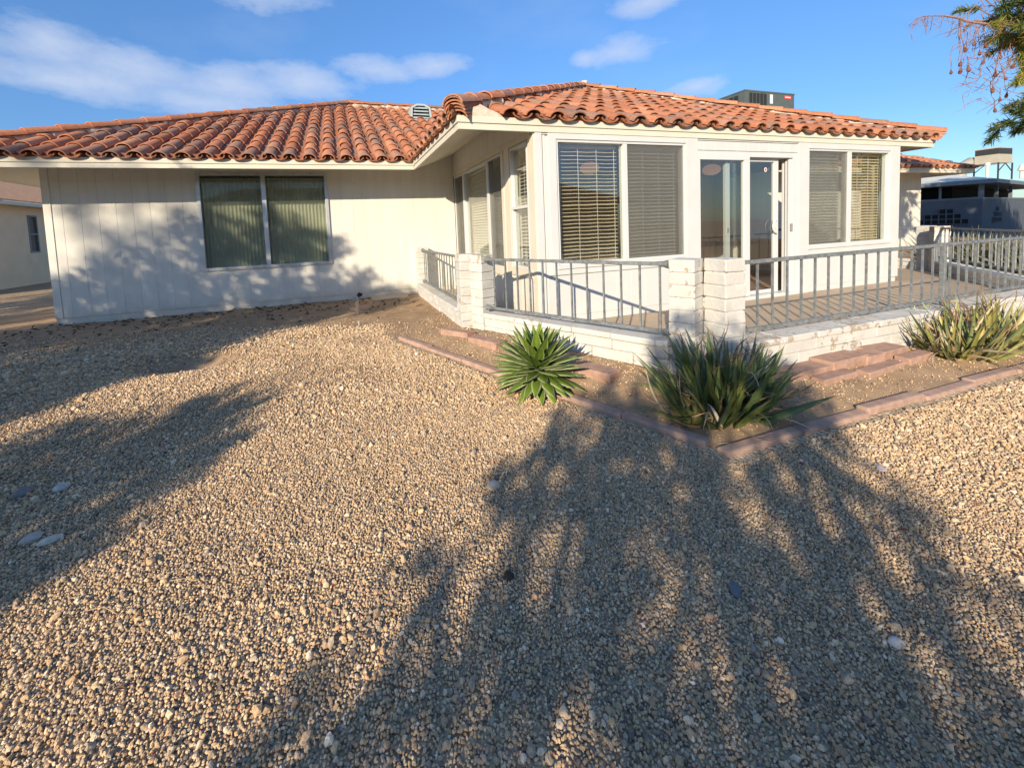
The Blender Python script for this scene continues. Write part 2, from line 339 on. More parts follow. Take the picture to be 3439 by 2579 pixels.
CAM = V3(-2.153, -4.399, 1.159); AX = V3(.322, .947, 0)
def gravel():
    pts = []; sz = []
    def scatter(x0, x1, y0, y1, sp, keep):
        xs = np.arange(x0, x1, sp); ys = np.arange(y0, y1, sp); X, Y = np.meshgrid(xs, ys)
        X = X.ravel()+rng.uniform(-.5, .5, X.size)*sp; Y = Y.ravel()+rng.uniform(-.5, .5, Y.size)*sp
        dx = X-CAM[0]; dy = Y-CAM[1]; dep = dx*AX[0]+dy*AX[1]; lat = np.abs(dx*AX[1]-dy*AX[0])
        k = (dep > .35) & (lat < 1.75*dep+.8) & ~inpoly(X, Y, PATIO) & (Y < D-.03)
        dist = np.hypot(dx, dy); k &= keep(dist)
        d = dirtness(X, Y); k &= rng.uniform(0, 1, X.size) > d*.985
        for p0, p1, hw in EDGES:                                   # leave the edging blocks free
            a = np.array(p0); b = np.array(p1); t = b-a; L = np.hypot(*t); t = t/L
            al = (X-a[0])*t[0]+(Y-a[1])*t[1]; ac = np.abs(-(X-a[0])*t[1]+(Y-a[1])*t[0]); k &= ~((al > -.05) & (al < L+.05) & (ac < hw))
        X, Y = X[k], Y[k]; pts.append(np.stack([X, Y], 1)); sz.append(np.full(len(X), sp))
    scatter(-6.5, 5.5, -5, 3.7, .0098, lambda d: d < 3.0)
    scatter(-8, 7, -5, 3.7, .0128, lambda d: (d >= 3.0) & (d < 5.2))
    scatter(-9, 9, -5, 3.7, .019, lambda d: (d >= 5.2) & (d < 9.5))
    P = np.concatenate(pts); S = np.concatenate(sz); n = len(P)
    u = rng.uniform(0, 1, n); r = S*.475*(.58+.6*u)
    big = rng.uniform(0, 1, n); r = np.where(big > .84, r*1.4, r); r = np.where(big > .965, r*1.4, r); r = np.where(big > .9975, r*1.45, r)
    r *= 1-.35*sstep(.3, .9, dirtness(P[:, 0], P[:, 1]))
    z = ground(P[:, 0], P[:, 1])+r*rng.uniform(.05, .75, n)+.006*vnoise(P[:, 0], P[:, 1], .06, 9)
    pal = np.array([(.45, .355, .25), (.41, .315, .215), (.50, .405, .295), (.36, .27, .185), (.52, .45, .36), (.33, .285, .235),
                    (.25, .225, .20), (.43, .30, .215), (.145, .13, .125), (.47, .36, .22), (.62, .57, .50)])
    pr = np.array([.18, .15, .15, .12, .10, .11, .075, .065, .045, .03, .012]); ci = rng.choice(len(pal), n, p=pr/pr.sum())
    C = np.array((1.30, 1.155, .975))*pal[ci]*rng.uniform(.82, 1.12, (n, 1))*(.93+.16*vnoise(P[:, 0], P[:, 1], .8, 41))[:, None]
    red = rng.uniform(0, 1, n) > .9985; C[red] = (.30, .10, .06)
    me = bpy.data.meshes.new('gravel'); me.vertices.add(n)
    me.vertices.foreach_set('co', np.column_stack([P, z]).ravel())
    a = me.attributes.new('size', 'FLOAT', 'POINT'); a.data.foreach_set('value', r)
    a = me.attributes.new('tint', 'FLOAT_COLOR', 'POINT'); a.data.foreach_set('color', np.column_stack([C, np.ones(n)]).ravel())
    m, nt = mk('gravel_stone')
    at = nd(nt, 'ShaderNodeAttribute', attribute_name='tint'); at.attribute_type = 'INSTANCER'
    nn = noise(nt, objco(nt), 160., 3); f = ramp(nt, nn, [(.3, .78), (.7, 1.14)])
    finish(nt, mixc(nt, 1., at.outputs['Color'], f, 'MULTIPLY'), .9, None, spec=.15)
    me.materials.append(m)
    o = bpy.data.objects.new('gravel', me); COL.objects.link(o); o['kind'] = 'stuff'
    o['label'] = 'tan crushed gravel covering the yard'; o['category'] = 'gravel'
    g = bpy.data.node_groups.new('scatter_stones', 'GeometryNodeTree')
    g.interface.new_socket('Geometry', in_out='INPUT', socket_type='NodeSocketGeometry')
    g.interface.new_socket('Geometry', in_out='OUTPUT', socket_type='NodeSocketGeometry')
    N = g.nodes.new; L = g.links.new
    gi = N('NodeGroupInput'); go = N('NodeGroupOutput'); jn = N('GeometryNodeJoinGeometry')
    for k in range(9):
        ic = N('GeometryNodeMeshIcoSphere'); ic.inputs['Radius'].default_value = 1; ic.inputs['Subdivisions'].default_value = 2
        ps = N('GeometryNodeInputPosition'); no = N('ShaderNodeTexNoise'); no.noise_dimensions = '4D'
        no.inputs['W'].default_value = k*7.3; no.inputs['Scale'].default_value = .85; no.inputs['Detail'].default_value = 1.5
        L(ps.outputs[0], no.inputs['Vector'])
        sb = N('ShaderNodeVectorMath'); sb.operation = 'SUBTRACT'; sb.inputs[1].default_value = (.5, .5, .5); L(no.outputs['Color'], sb.inputs[0])
        sc = N('ShaderNodeVectorMath'); sc.operation = 'SCALE'; sc.inputs['Scale'].default_value = 1.9; L(sb.outputs[0], sc.inputs[0])
        sp = N('GeometryNodeSetPosition'); L(ic.outputs[0], sp.inputs['Geometry']); L(sc.outputs[0], sp.inputs['Offset'])
        sm = N('GeometryNodeSetMaterial'); sm.inputs['Material'].default_value = m; L(sp.outputs[0], sm.inputs[0])
        ti = N('GeometryNodeGeometryToInstance'); L(sm.outputs[0], ti.inputs[0]); L(ti.outputs[0], jn.inputs[0])
    ip = N('GeometryNodeInstanceOnPoints'); L(gi.outputs[0], ip.inputs['Points']); L(jn.outputs[0], ip.inputs['Instance'])
    ip.inputs['Pick Instance'].default_value = True
    ri = N('FunctionNodeRandomValue'); ri.data_type = 'INT'; ri.inputs[4].default_value = 0; ri.inputs[5].default_value = 8; L(ri.outputs[2], ip.inputs['Instance Index'])
    rr = N('FunctionNodeRandomValue'); rr.data_type = 'FLOAT_VECTOR'; rr.inputs[0].default_value = (0, 0, 0); rr.inputs[1].default_value = (6.28, 6.28, 6.28); rr.inputs['Seed'].default_value = 3
    L(rr.outputs[0], ip.inputs['Rotation'])
    rs = N('FunctionNodeRandomValue'); rs.data_type = 'FLOAT_VECTOR'; rs.inputs[0].default_value = (.75, .75, .6); rs.inputs[1].default_value = (1.3, 1.25, 1.0); rs.inputs['Seed'].default_value = 5
    na = N('GeometryNodeInputNamedAttribute'); na.data_type = 'FLOAT'; na.inputs['Name'].default_value = 'size'
    ms = N('ShaderNodeVectorMath'); ms.operation = 'SCALE'; L(rs.outputs[0], ms.inputs[0]); L(na.outputs[0], ms.inputs['Scale']); L(ms.outputs[0], ip.inputs['Scale'])
    L(ip.outputs[0], go.inputs[0])
    md = o.modifiers.new('scatter', 'NODES'); md.node_group = g
    print('gravel stones', n)
EDGES = [((-.11, -2.63), (-1.62, .36), .085), ((-.11, -2.63), (9., -2.63), .085)]
gravel()
#@@PART2
# ------------------------------------------------------------------ house
house = thing('house', 'cream single storey house with red clay tile roof and white sunroom', 'house', (0, D, 0))
def siding(mb, F, u0, u1, z0, z1, pitch, org, w=0., mi=0):
    us = [(u0, w)]; k = math.ceil((u0-org)/pitch)
    while org+k*pitch < u1-.02:
        g = org+k*pitch; k += 1
        if g > u0+.02: us += [(g-.004, w), (g-.002, w-.0035), (g+.002, w-.0035), (g+.004, w)]
    us.append((u1, w)); zt = z1 if callable(z1) else (lambda u: z1)
    vs = []; fs = []
    for i, (a, b) in enumerate(us): vs += [F(a, b, z0), F(a, b, zt(a))]
    for i in range(len(us)-1): fs.append((2*i, 2*i+2, 2*i+3, 2*i+1))
    mb.add(vs, fs, mi)
def walls(F, rects, lo=-.13, hi=-.012):
    m = MB()
    for u0, u1, z0, z1 in rects: m.fbox(F, u0, u1, lo, hi, z0, z1)
    return m
# sunroom front wall
m = walls(FR, [(0, .265, -.1, 2.28), (2.18, 2.376, -.1, 2.28), (4.29, 4.50, -.1, 2.28), (6.43, W, -.1, 2.28),
               (.265, 2.18, -.1, .692), (.265, 2.18, 2.176, 2.28), (4.50, 6.43, -.1, .692), (4.50, 6.43, 2.16, 2.28), (2.376, 4.29, 2.06, 2.28)])
siding(m, FR, .164, 2.376, .085, .60, .218, .2); siding(m, FR, 4.48, 6.44, .085, .60, .218, .2)
siding(m, FR, .08, .166, .085, 2.21, 5, 20, -.004); siding(m, FR, 2.34, 4.33, 2.10, 2.225, .2, .1, -.002)
part('wall', m, M['white'], house)
for a, b in ((0.02, 2.376), (4.29, W-.02)): m = MB(); m.fbox(FR, a, b, -.04, -.006, -.1, .083); part('skirt_board', m, M['white'], house, bevel=.003)
m = MB()
m.fbox(FR, -.004, .083, -.01, .020, .085, 2.245); m.fbox(FR, 6.50, W+.004, -.01, .020, .085, 2.245)
m.fbox(FR, .083, 6.50, -.01, .012, 2.226, 2.246)
part('corner_board', m, M['white'], house, bevel=.003)
# sunroom side wall
ztop = lambda u: min(2.66, 2.252+SL*(u+OF))
m = walls(FS, [(.0, .21, -.1, 2.30), (.75, 1.05, -.1, 2.30), (3.62, D, -.1, 2.30), (.21, .75, -.1, .65), (1.05, 3.62, -.1, .60), (.21, .75, 2.2, 2.30), (1.05, 3.62, 2.215, 2.30), (.9, D, 2.30, 2.62)])
siding(m, FS, .0, 3.69, .085, .60, .218, .06); siding(m, FS, 0.02, 3.69, 2.30, ztop, .218, .06)
part('wall', m, M['siding'], house)
m = MB(); m.fbox(FS, .02, 3.6, -.04, -.006, -.1, .083); part('skirt_board', m, M['siding'], house)
m = MB(); m.fbox(FS, 0, .10, -.01, .018, .085, 2.24); m.fbox(FS, .77, .96, -.01, .012, .50, 2.30); m.fbox(FS, .10, .18, -.01, .012, .50, 2.30)
m.fbox(FS, .18, .77, -.01, .012, 2.215, 2.30); m.fbox(FS, .96, 3.69, -.01, .012, 2.225, 2.30)
part('corner_board', m, M['trim'], house, bevel=.003)
# wing front wall
m = walls(FL, [(WL, -4.35, -.2, 2.66), (-2.36, .0, -.2, 2.66), (-4.35, -2.36, -.2, .68), (-4.35, -2.36, 2.29, 2.66)])
siding(m, FL, WL+.09, -4.36, .085, 2.66, .222, -6.135); siding(m, FL, -2.35, 0, .085, 2.66, .222, -6.135)
siding(m, FL, -4.36, -2.35, .085, .675, .222, -6.135); siding(m, FL, -4.36, -2.35, 2.295, 2.66, .222, -6.135)
m.box(WL, WL+.13, D+.15, 12.8, -.2, 2.66); m.box(WL+.13, XR-.13, 12.7, 12.82, -.2, 2.66); m.box(XR-.13, XR, D+.15, 12.8, -.2, 2.66)
part('wall', m, M['siding'], house)
m = MB(); m.fbox(FL, WL+.025, -.86, -.05, -.014, -.2, .083); part('skirt_board', m, M['siding'], house)
m = MB(); m.fbox(FL, WL-.006, WL+.09, -.14, .010, .085, 2.65); part('corner_board', m, M['siding'], house, bevel=.003)
m = MB(); siding(m, FL, W, XR, .085, 2.66, .222, -6.1); m.fbox(FL, W, XR, -.13, -.012, -.2, 2.66); m.box(W-.13, W, .02, D-.15, -.1, .70); m.box(W-.13, W, .02, D-.15, 2.15, 2.3); m.box(W-.13, W, .02, .45, .70, 2.15); m.box(W-.13, W, 3.2, D-.15, .70, 2.15); m.box(W-.11, W-.02, 1.75, 1.85, .70, 2.15)
part('wall', m, M['siding'], house)
# room behind the glass
m = MB(); m.box(.0+.13, W-.13, 3.52, 3.56, -.02, 2.33); m.box(.13, W-.13, .13, 3.55, 2.33, 2.345)
part('room_wall', m, M['room'], house)
m = MB(); m.box(4.4, 5.5, 3.47, 3.50, .02, 2.05); part('inner_doorway', m, M['room_dark'], house)
m = MB(); m.box(-4.5, -2.2, D+.75, D+.8, .3, 2.6); m.box(-4.5, -4.45, D+.13, D+.75, .3, 2.6); m.box(-2.25, -2.2, D+.13, D+.75, .3, 2.6)
m.box(-4.5, -2.2, D+.13, D+.8, 2.5, 2.55); m.box(-4.5, -2.2, D+.13, D+.8, .3, .35)
part('dark_room', m, M['room_dark'], house)
m = MB(); m.box(.10, W-.10, .02, 3.55, -.06, .02); part('room_floor', m, M['room_floor'], house)

def blind(mb, F, u0, u1, z0, z1, w, pitch, depth, tilt, cords=(.07, .36, .66, .95)):
    z = z1-.03
    mb.fbox(F, u0, u1, w-.03, w+.03, z1-.03, z1, 0)
    while z > z0+.02:
        z -= pitch; t = tilt+rng.normal(0, .035); a = rng.normal(0, .0018); th_ = .0065; dw, dz = math.cos(t)*depth/2, math.sin(t)*depth/2
        n = 6; P = []
        for i in range(n+1):
            u = u0+(u1-u0)*i/n; sag = -.004*math.sin(math.pi*((i/n*3) % 1.))+a*(2*i/n-1)
            P.append((u, z+sag))
        vs = []
        for u, zz in P: vs += [F(u, w-dw, zz+dz), F(u, w+dw, zz-dz), F(u, w+dw, zz-dz+th_), F(u, w-dw, zz+dz+th_)]
        fs = []
        for i in range(n):
            o = 4*i; fs += [(o, o+1, o+5, o+4), (o+1, o+2, o+6, o+5), (o+2, o+3, o+7, o+6), (o+3, o, o+4, o+7)]
        fs += [(0, 3, 2, 1), (4*n, 4*n+1, 4*n+2, 4*n+3)]
        mb.add(vs, fs, 0)
    for c in cords:
        u = u0+(u1-u0)*c; mb.fbox(F, u-.003, u+.003, w+depth/2, w+depth/2+.003, z0, z1, 1)
def window(F, u0, u1, z0, z1, fr, mulls, panes, blinds, screens, mat='vinyl', out=.008, glassm='glass', rails=(), label=None):
    m = MB()
    m.fbox(F, u0, u0+fr, -.09, out, z0, z1); m.fbox(F, u1-fr, u1, -.09, out, z0, z1)
    m.fbox(F, u0+fr, u1-fr, -.09, out, z1-fr, z1); m.fbox(F, u0+fr, u1-fr, -.09, out, z0, z0+fr)
    w_ = part('window', m, M[mat], house, bevel=.003, label=label)
    for a, b in mulls:
        m = MB(); m.fbox(F, a, b, -.085, out-.002, z0+fr, z1-fr); part('mullion', m, M[mat], w_, bevel=.003)
    for u, v, z in rails:
        m = MB(); m.fbox(F, u, v, -.085, out-.002, z-.02, z+.02); part('meeting_rail', m, M[mat], w_, bevel=.003)
    for a, b in panes:
        m = MB(); m.fbox(F, a, b, -.040, -.036, z0+fr*.6, z1-fr*.6); part('pane', m, M[glassm], w_)
    for a, b, pitch, dep, tilt, mt, zlo in blinds:
        m = MB(); blind(m, F, a, b, zlo, z1-fr-.01, -.135, pitch, dep, tilt); part('blind', m, [M[mt], M['cord']], w_)
    for a, b, mt in screens:
        m = MB(); m.fbox(F, a, b, -.012, -.010, z0+fr*.7, z1-fr*.7); part('screen', m, M[mt], w_)
    return w_
# sunroom window beside the door
w1 = window(FR, .265, 2.18, .692, 2.176, .03, [(1.205, 1.265)], [(.285, 1.22), (1.25, 2.16)],
            [(.31, 1.19, .046, .05, .17, 'slat', .73), (1.28, 2.13, .046, .05, .28, 'slat_white', .73)], [(1.262, 2.155, 'screen')])
m = MB(); m.fbox(FR, .164, .265, -.02, .022, .585, 2.245); m.fbox(FR, 2.18, 2.376, -.02, .022, 0, 2.245); m.fbox(FR, .265, 2.18, -.02, .022, 2.176, 2.245)
m.fbox(FR, .15, 2.18, -.02, .020, .585, .655); m.fbox(FR, .24, 2.2, -.02, .036, .655, .692)
part('casing', m, M['white'], w1, bevel=.003)
w2 = window(FR, 4.50, 6.43, .692, 2.16, .03, [(5.40, 5.49)], [(4.52, 5.42), (5.47, 6.41)],
            [(4.54, 5.39, .046, .05, .62, 'slat_white', .73), (5.50, 6.39, .046, .05, .5, 'slat', .73)], [(4.525, 5.405, 'screen')])
m = MB(); m.fbox(FR, 4.29, 4.50, -.02, .022, 0, 2.245); m.fbox(FR, 6.43, 6.50, -.02, .022, .575, 2.245); m.fbox(FR, 4.50, 6.43, -.02, .022, 2.16, 2.245)
m.fbox(FR, 4.50, 6.44, -.02, .020, .575, .655); m.fbox(FR, 4.48, 6.45, -.02, .036, .655, .692)
part('casing', m, M['white'], w2, bevel=.003)
# side windows
w3 = window(FS, 1.05, 3.62, .60, 2.215, .035, [(1.62, 1.71), (2.945, 3.04)], [(1.07, 1.64), (1.70, 2.96), (3.03, 3.60)],
            [(1.09, 1.61, .046, .05, .75, 'slat_white', .64), (1.72, 2.93, .046, .05, .75, 'slat_white', .64), (3.05, 3.58, .046, .05, .75, 'slat_white', .64)],
            [(1.08, 1.625, 'screen'), (3.035, 3.59, 'screen')])
m = MB(); m.fbox(FS, .96, 3.66, -.02, .020, .51, .60); m.fbox(FS, .96, 1.05, -.02, .020, .60, 2.225); part('casing', m, M['trim'], w3, bevel=.003)
w4 = window(FS, .21, .75, .65, 2.2, .03, [], [(.23, .73)], [(.25, .71, .046, .05, .2, 'slat_white', .68)], [], rails=[(.24, .72, 1.425)])
m = MB(); m.fbox(FS, .13, .77, -.02, .024, .55, .65); part('casing', m, M['trim'], w4, bevel=.003)
# wing window: aluminium frame on the siding, vertical vanes behind a solar screen
w5 = window(FL, -4.372, -2.341, .663, 2.304, .055, [(-3.415, -3.345)], [(-4.33, -3.39), (-3.37, -2.38)], [], [(-4.325, -3.40, 'solar'), (-3.36, -2.385, 'solar')],
            mat='alu', out=.028, glassm='glass_solar')
m = MB(); vs = []; fs = []; n = 66; a, b = -4.32, -2.39
for i in range(n+1):
    u = a+(b-a)*i/n; w = -.105-(.018 if i % 2 else 0); vs += [FL(u, w, .70), FL(u, w, 2.22)]
    if i < n: fs.append((2*i, 2*i+2, 2*i+3, 2*i+1))
m.add(vs, fs); part('blind', m, M['vane'], w5)
for u in np.arange(-4.3, -2.35, .28):
    for z in (.675, 2.28): m = MB(); m.fbox(FL, u, u+.012, .028, .031, z, z+.012); part('screen_clip', m, M['dark'], w5)
# sliding door
dr = MB(); dr.fbox(FR, 2.376, 4.29, -.14, -.004, 2.02, 2.06); dr.fbox(FR, 2.376, 2.41, -.14, .0, .03, 2.02)
for w0 in (-.13, -.085, -.045): dr.fbox(FR, 4.156, 4.29, w0-.012, w0+.012, .03, 2.02)
dr.fbox(FR, 4.20, 4.29, -.14, .004, .03, 2.02)
door = part('sliding_door', dr, M['vinyl'], house, bevel=.003)
m = MB(); m.fbox(FR, 2.376, 4.29, -.15, .03, -.02, .045); part('sill', m, M['vinyl'], door, bevel=.004)
m = MB(); m.fbox(FR, 2.41, 3.338, -.06, -.002, 1.975, 2.035); m.fbox(FR, 3.236, 3.338, -.06, -.002, .05, 1.975); m.fbox(FR, 2.41, 2.44, -.06, -.002, .05, 1.975); m.fbox(FR, 2.44, 3.236, -.06, -.004, .05, .10)
part('fixed_panel', m, M['vinyl'], door, bevel=.003)
m = MB(); m.fbox(FR, 2.43, 3.25, -.034, -.030, .09, 1.985); part('pane', m, M['glass'], door)
m = MB(); m.fbox(FR, 2.967, 3.045, -.12, -.075, .05, 2.02); m.fbox(FR, 3.911, 3.995, -.12, -.075, .05, 2.02); m.fbox(FR, 3.045, 3.911, -.12, -.075, 1.97, 2.02); m.fbox(FR, 3.045, 3.911, -.12, -.075, .05, .10)
part('door_leaf', m, M['vinyl'], door, bevel=.003)
m = MB(); m.fbox(FR, 3.03, 3.93, -.100, -.096, .08, 1.99); part('pane', m, M['glass'], door)
m = MB(); pts = [FR(3.935-.085*math.sin(t), -.045, 1.03+.10*math.cos(t)) for t in np.linspace(.1, math.pi-.1, 12)]; m.tube(pts, .014, 8); m.fbox(FR, 3.915, 3.94, -.075, -.06, .93, 1.13)
m.fbox(FR, 3.90, 3.93, -.075, -.055, 1.0, 1.02); part('handle', m, M['white'], door, smooth=True)
m = MB(); m.fbox(FR, 2.985, 3.01, -.075, -.06, .98, 1.04); part('latch', m, M['alu'], door); m = MB(); m.fbox(FR, 4.17, 4.20, -.02, .0, .95, 1.06); part('latch', m, M['alu'], door)
m = MB(); P = FR(3.76, -.0945, 1.86); n = 18
vs = [P]+[FR(3.76+.028*math.cos(t), -.0945, 1.86+.032*math.sin(t)) for t in np.linspace(0, 2*math.pi, n, endpoint=False)]
m.add(vs, [(0, 1+(i+1) % n, 1+i) for i in range(n)], 0); vs2 = [FR(3.76+.017*math.cos(t), -.093, 1.86+.02*math.sin(t)) for t in np.linspace(0, 2*math.pi, n, endpoint=False)]
m.add([FR(3.76, -.093, 1.86)]+vs2, [(0, 1+(i+1) % n, 1+i) for i in range(n)], 1)
m.fbox(FR, 3.80, 3.835, -.0948, -.0944, 1.845, 1.885, 2)
part('sticker', m, [M['acwhite'], M['redsticker'], M['screen']], door)
# fascia, soffit
def run(mb, a, b, n, s0=0, s1=0):
    a = np.array((*a, 0), float); b = np.array((*b, 0), float); u = (b-a)/np.linalg.norm(b-a); L = np.linalg.norm(b-a)
    F = frame(a, u, (*n, 0)); j = [0]
    mb.fbox(F, s0, L-s1, -.035, 0, ZF, 2.316); mb.fbox(F, s0-(.014 if s0 == 0 else -.001), L-s1+(.014 if s1 == 0 else -.001), -.035, .014, 2.316, 2.388)
m = MB(); xl, xr = WL-OL, XR+OL
run(m, (xl, EY), (-OV, EY), (0, -1)); run(m, (-OV, EY), (-OV, -OF), (-1, 0), .015, .036); run(m, (-OV, -OF), (W+OV, -OF), (0, -1)); run(m, (W+OV, -OF), (W+OV, EY), (1, 0), .036, .015)
run(m, (W+OV, EY), (xr, EY), (0, -1)); run(m, (xl, 13.6), (xl, EY), (-1, 0), 0, .036); run(m, (xr, EY), (xr, 13.6), (1, 0), .036, 0)
part('fascia', m, M['trim'], house, bevel=.004)
m = MB()
yf = -OF-.008
for i in range(7):
    x0_, x1_ = -OV+.06+i*.065, -OV+.06+(i+1)*.065+.004; f = lambda x: 2.392+max(.0, min((x+OV-.04)*.62, (.56-(x+OV))*.40))+rng.normal(0, .004)
    m.hexa([(x0_, yf, 2.389), (x1_, yf, 2.389), (x1_, yf+.3, 2.389), (x0_, yf+.3, 2.389), (x0_, yf+.01, f(x0_)), (x1_, yf+.01, f(x1_)), (x1_, yf+.3, 2.52), (x0_, yf+.3, 2.52)])
part('corner_mortar', m, M['mortar'], house)
def plate(mb, pts, th, up=(0, 0, 1)):
    n = len(pts); up = np.array(up, float)*th; P = [np.array(p, float) for p in pts]
    mb.add(P+[p+up for p in P], [tuple(range(n-1, -1, -1)), tuple(n+i for i in range(n))]+[(i, (i+1) % n, n+(i+1) % n, n+i) for i in range(n)])
zs = ZF+.012; zw = zs+OV*SL
m = MB(); plate(m, [(xl+.02, EY+.02, zs), (-OV+.02, EY+.02, zs), (-.0, D-.0, zw), (WL, D, zw)], .02); part('soffit', m, M['soffit'], house)
m = MB(); plate(m, [(-OV+.02, EY+.02, zs), (-OV+.02, -OF+.02, zs), (0, OV-OF, zw), (0, D, zw)], .02); part('soffit', m, M['soffit'], house)
m = MB(); plate(m, [(-OV+.02, -OF+.02, zs), (0, -OF+.02, zs), (0, OV-OF, zw)], .02); part('soffit', m, M['soffit'], house)
m = MB(); plate(m, [(W, OV-OF, zw), (W+OV-.02, -OF+.02, zs), (W+OV-.02, EY+.02, zs), (W, D, zw)], .02); part('soffit', m, M['soffit'], house)
m = MB(); plate(m, [(W, -OF+.02, zs), (W+OV-.02, -OF+.02, zs), (W, OV-OF, zw)], .02); part('soffit', m, M['soffit'], house)
m = MB(); plate(m, [(W+OV-.02, EY+.02, zs), (xr-.02, EY+.02, zs), (XR, D, zs+OL*SL), (W, D, zs+OL*SL)], .02); part('soffit', m, M['soffit'], house)
m = MB(); plate(m, [(xl+.02, EY+.02, zs), (WL, D, zs+OL*SL), (WL, 12.8, zs+OL*SL), (xl+.02, 13.6, zs)], .02); part('soffit', m, M['soffit'], house)
m = MB(); plate(m, [(xr-.02, EY+.02, zs), (xr-.02, 13.6, zs), (XR, 12.8, zs+OL*SL), (XR, D, zs+OL*SL)], .02); part('soffit', m, M['soffit'], house)

m = MB(); x = -.33; z = zs+SL*(x+OV); m.hexa([(x-.012, .5, z-.012), (x+.012, .5, z-.002), (x+.012, 3.3, z-.002), (x-.012, 3.3, z-.012), (x-.012, .5, z+.01), (x+.012, .5, z+.02), (x+.012, 3.3, z+.02), (x-.012, 3.3, z+.01)])
part('soffit_batten', m, M['soffit'], house)
# ------------------------------------------------------------------ roof tiles
def arch(R0, R1, h0, h1, L, th=.014, seg=9):
    vs = []; fs = []; ts = np.linspace(0, math.pi, seg+1)
    def ring(R, h, y): return [(-R*math.cos(t), y, h*math.sin(t)) for t in ts]
    for R, h, y in ((R0, h0, 0), (R1, h1, L), (R0-th, h0-th, 0), (R1-th, h1-th, L)): vs += ring(R, h, y)
    k = seg+1
    for i in range(seg):
        fs += [(i, i+1, k+i+1, k+i)[::-1], (2*k+i, 2*k+i+1, 3*k+i+1, 3*k+i), (i, i+1, 2*k+i+1, 2*k+i), (k+i, k+i+1, 3*k+i+1, 3*k+i)[::-1]]
    for i in (0, seg): fs.append((i, k+i, 3*k+i, 2*k+i) if i == 0 else (i, k+i, 3*k+i, 2*k+i)[::-1])
    return np.array(vs), fs
CAP = arch(.104, .084, .078, .066, .56); PAN = arch(.118, .10, .062, .055, .56)
PAN = (PAN[0]*np.array((1, 1, -1)), [f[::-1] for f in PAN[1]])
HIP = arch(.125, .105, .095, .08, .52, .016)
PALT = [(.47, .185, .095), (.44, .17, .088), (.41, .165, .09), (.50, .23, .13), (.36, .20, .14), (.27, .175, .135), (.23, .16, .13), (.46, .21, .12), (.31, .17, .12)]
PW = np.array([.2, .16, .13, .10, .12, .11, .07, .06, .05]); PW = PW/PW.sum()
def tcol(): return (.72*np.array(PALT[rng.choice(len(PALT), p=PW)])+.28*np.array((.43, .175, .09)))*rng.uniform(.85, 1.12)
def put(mb, tpl, o, x, y, n, col=None):
    v = tpl[0]; P = o+np.outer(v[:, 0], x)+np.outer(v[:, 1], y)+np.outer(v[:, 2], n)
    c = tcol() if col is None else col
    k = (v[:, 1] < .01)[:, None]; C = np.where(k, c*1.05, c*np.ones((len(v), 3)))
    mb.add(P, tpl[1], 0, C)
def slope(org, u, n, crest0, u0, u1, rows, clips, pitch=.283, row0=0, skip=None):
    """org: eave point, u along the eave, n up-slope (plan); clips: [(point, outward normal)]"""
    mb = MB(); u = np.array(u, float); n = np.array(n, float); s = n+V3(0, 0, SL); s /= np.linalg.norm(s); nr = np.cross(u, s)
    if nr[2] < 0: nr = -nr
    org = np.array(org, float); e = .4165*math.hypot(1, SL)
    k0 = math.floor((u0-crest0)/pitch); k1 = math.ceil((u1-crest0)/pitch)
    def ok(P): return all((P-np.array(p))@np.array(q) < .34 for p, q in clips)
    for k in range(k0, k1+1):
        for half in (0, 1):
            uc = crest0+(k+.5*half)*pitch
            for j in range(row0, rows):
                y0 = j*e-.065+(0 if half == 0 else .012); pt = org+u*uc+s*(y0+.2)
                if not ok(pt) or (skip and skip(uc, j)): continue
                jx = rng.normal(0, .004); rot = rng.normal(0, .014); y0 += rng.normal(0, .007)
                x = u*math.cos(rot)+s*math.sin(rot); y = s*math.cos(rot)-u*math.sin(rot)
                yy = y*math.cos(-.045)+nr*math.sin(-.045); nn = np.cross(x, yy); nn = nn if nn@nr > 0 else -nn
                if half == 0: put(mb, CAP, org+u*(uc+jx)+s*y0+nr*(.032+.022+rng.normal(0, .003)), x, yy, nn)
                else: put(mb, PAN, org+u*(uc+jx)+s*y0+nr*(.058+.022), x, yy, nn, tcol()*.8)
    me = mb.mesh('t', [M['tile']]); bm = bmesh.new(); bm.from_mesh(me)
    for p, q in clips: bmesh.ops.bisect_plane(bm, geom=bm.verts[:]+bm.edges[:]+bm.faces[:], plane_co=p, plane_no=q, clear_outer=True)
    bmesh.ops.translate(bm, verts=bm.verts, vec=-Vector(BASE['house'])); bm.to_mesh(me); bm.free(); return me
apexM = V3(xl+5.395, EY+5.395, ZE+SL*5.395); apexM2 = V3(xr-5.395, EY+5.395, ZE+SL*5.395)
hw = (W+2*OV)/2; apexS = V3(-OV+hw, -OF+hw, ZE+SL*hw); cL = V3(-OV, -OF, ZE); cR = V3(W+OV, -OF, ZE); cM = V3(xl, EY, ZE); val = V3(-OV, EY, ZE)
me = slope((0, EY, ZE), (1, 0, 0), (0, 1, 0), -3.70, xl, 3.3, 14, [(cM, (-1, 1, 0)), (val, (1, -1, 0)), (apexM, (0, 1, 0))])
part('roof', None, M['tile'], house, me=me, smooth=True)
me = slope((0, -OF, ZE), (1, 0, 0), (0, 1, 0), 3.11, -OV, W+OV, 11, [(cL, (-1, 1, 0)), (cR, (1, 1, 0))], .2865, skip=lambda u_, j_: j_ == 0 and u_ < -OV+.44)
part('roof', None, M['tile'], house, me=me, smooth=True)
me = slope((-OV, 0, ZE), (0, -1, 0), (1, 0, 0), .12, -EY-4., .3, 11, [(cL, (1, -1, 0)), (val, (-1, 1, 0)), (apexS, (1, 0, 0))])
part('roof', None, M['tile'], house, me=me, smooth=True)
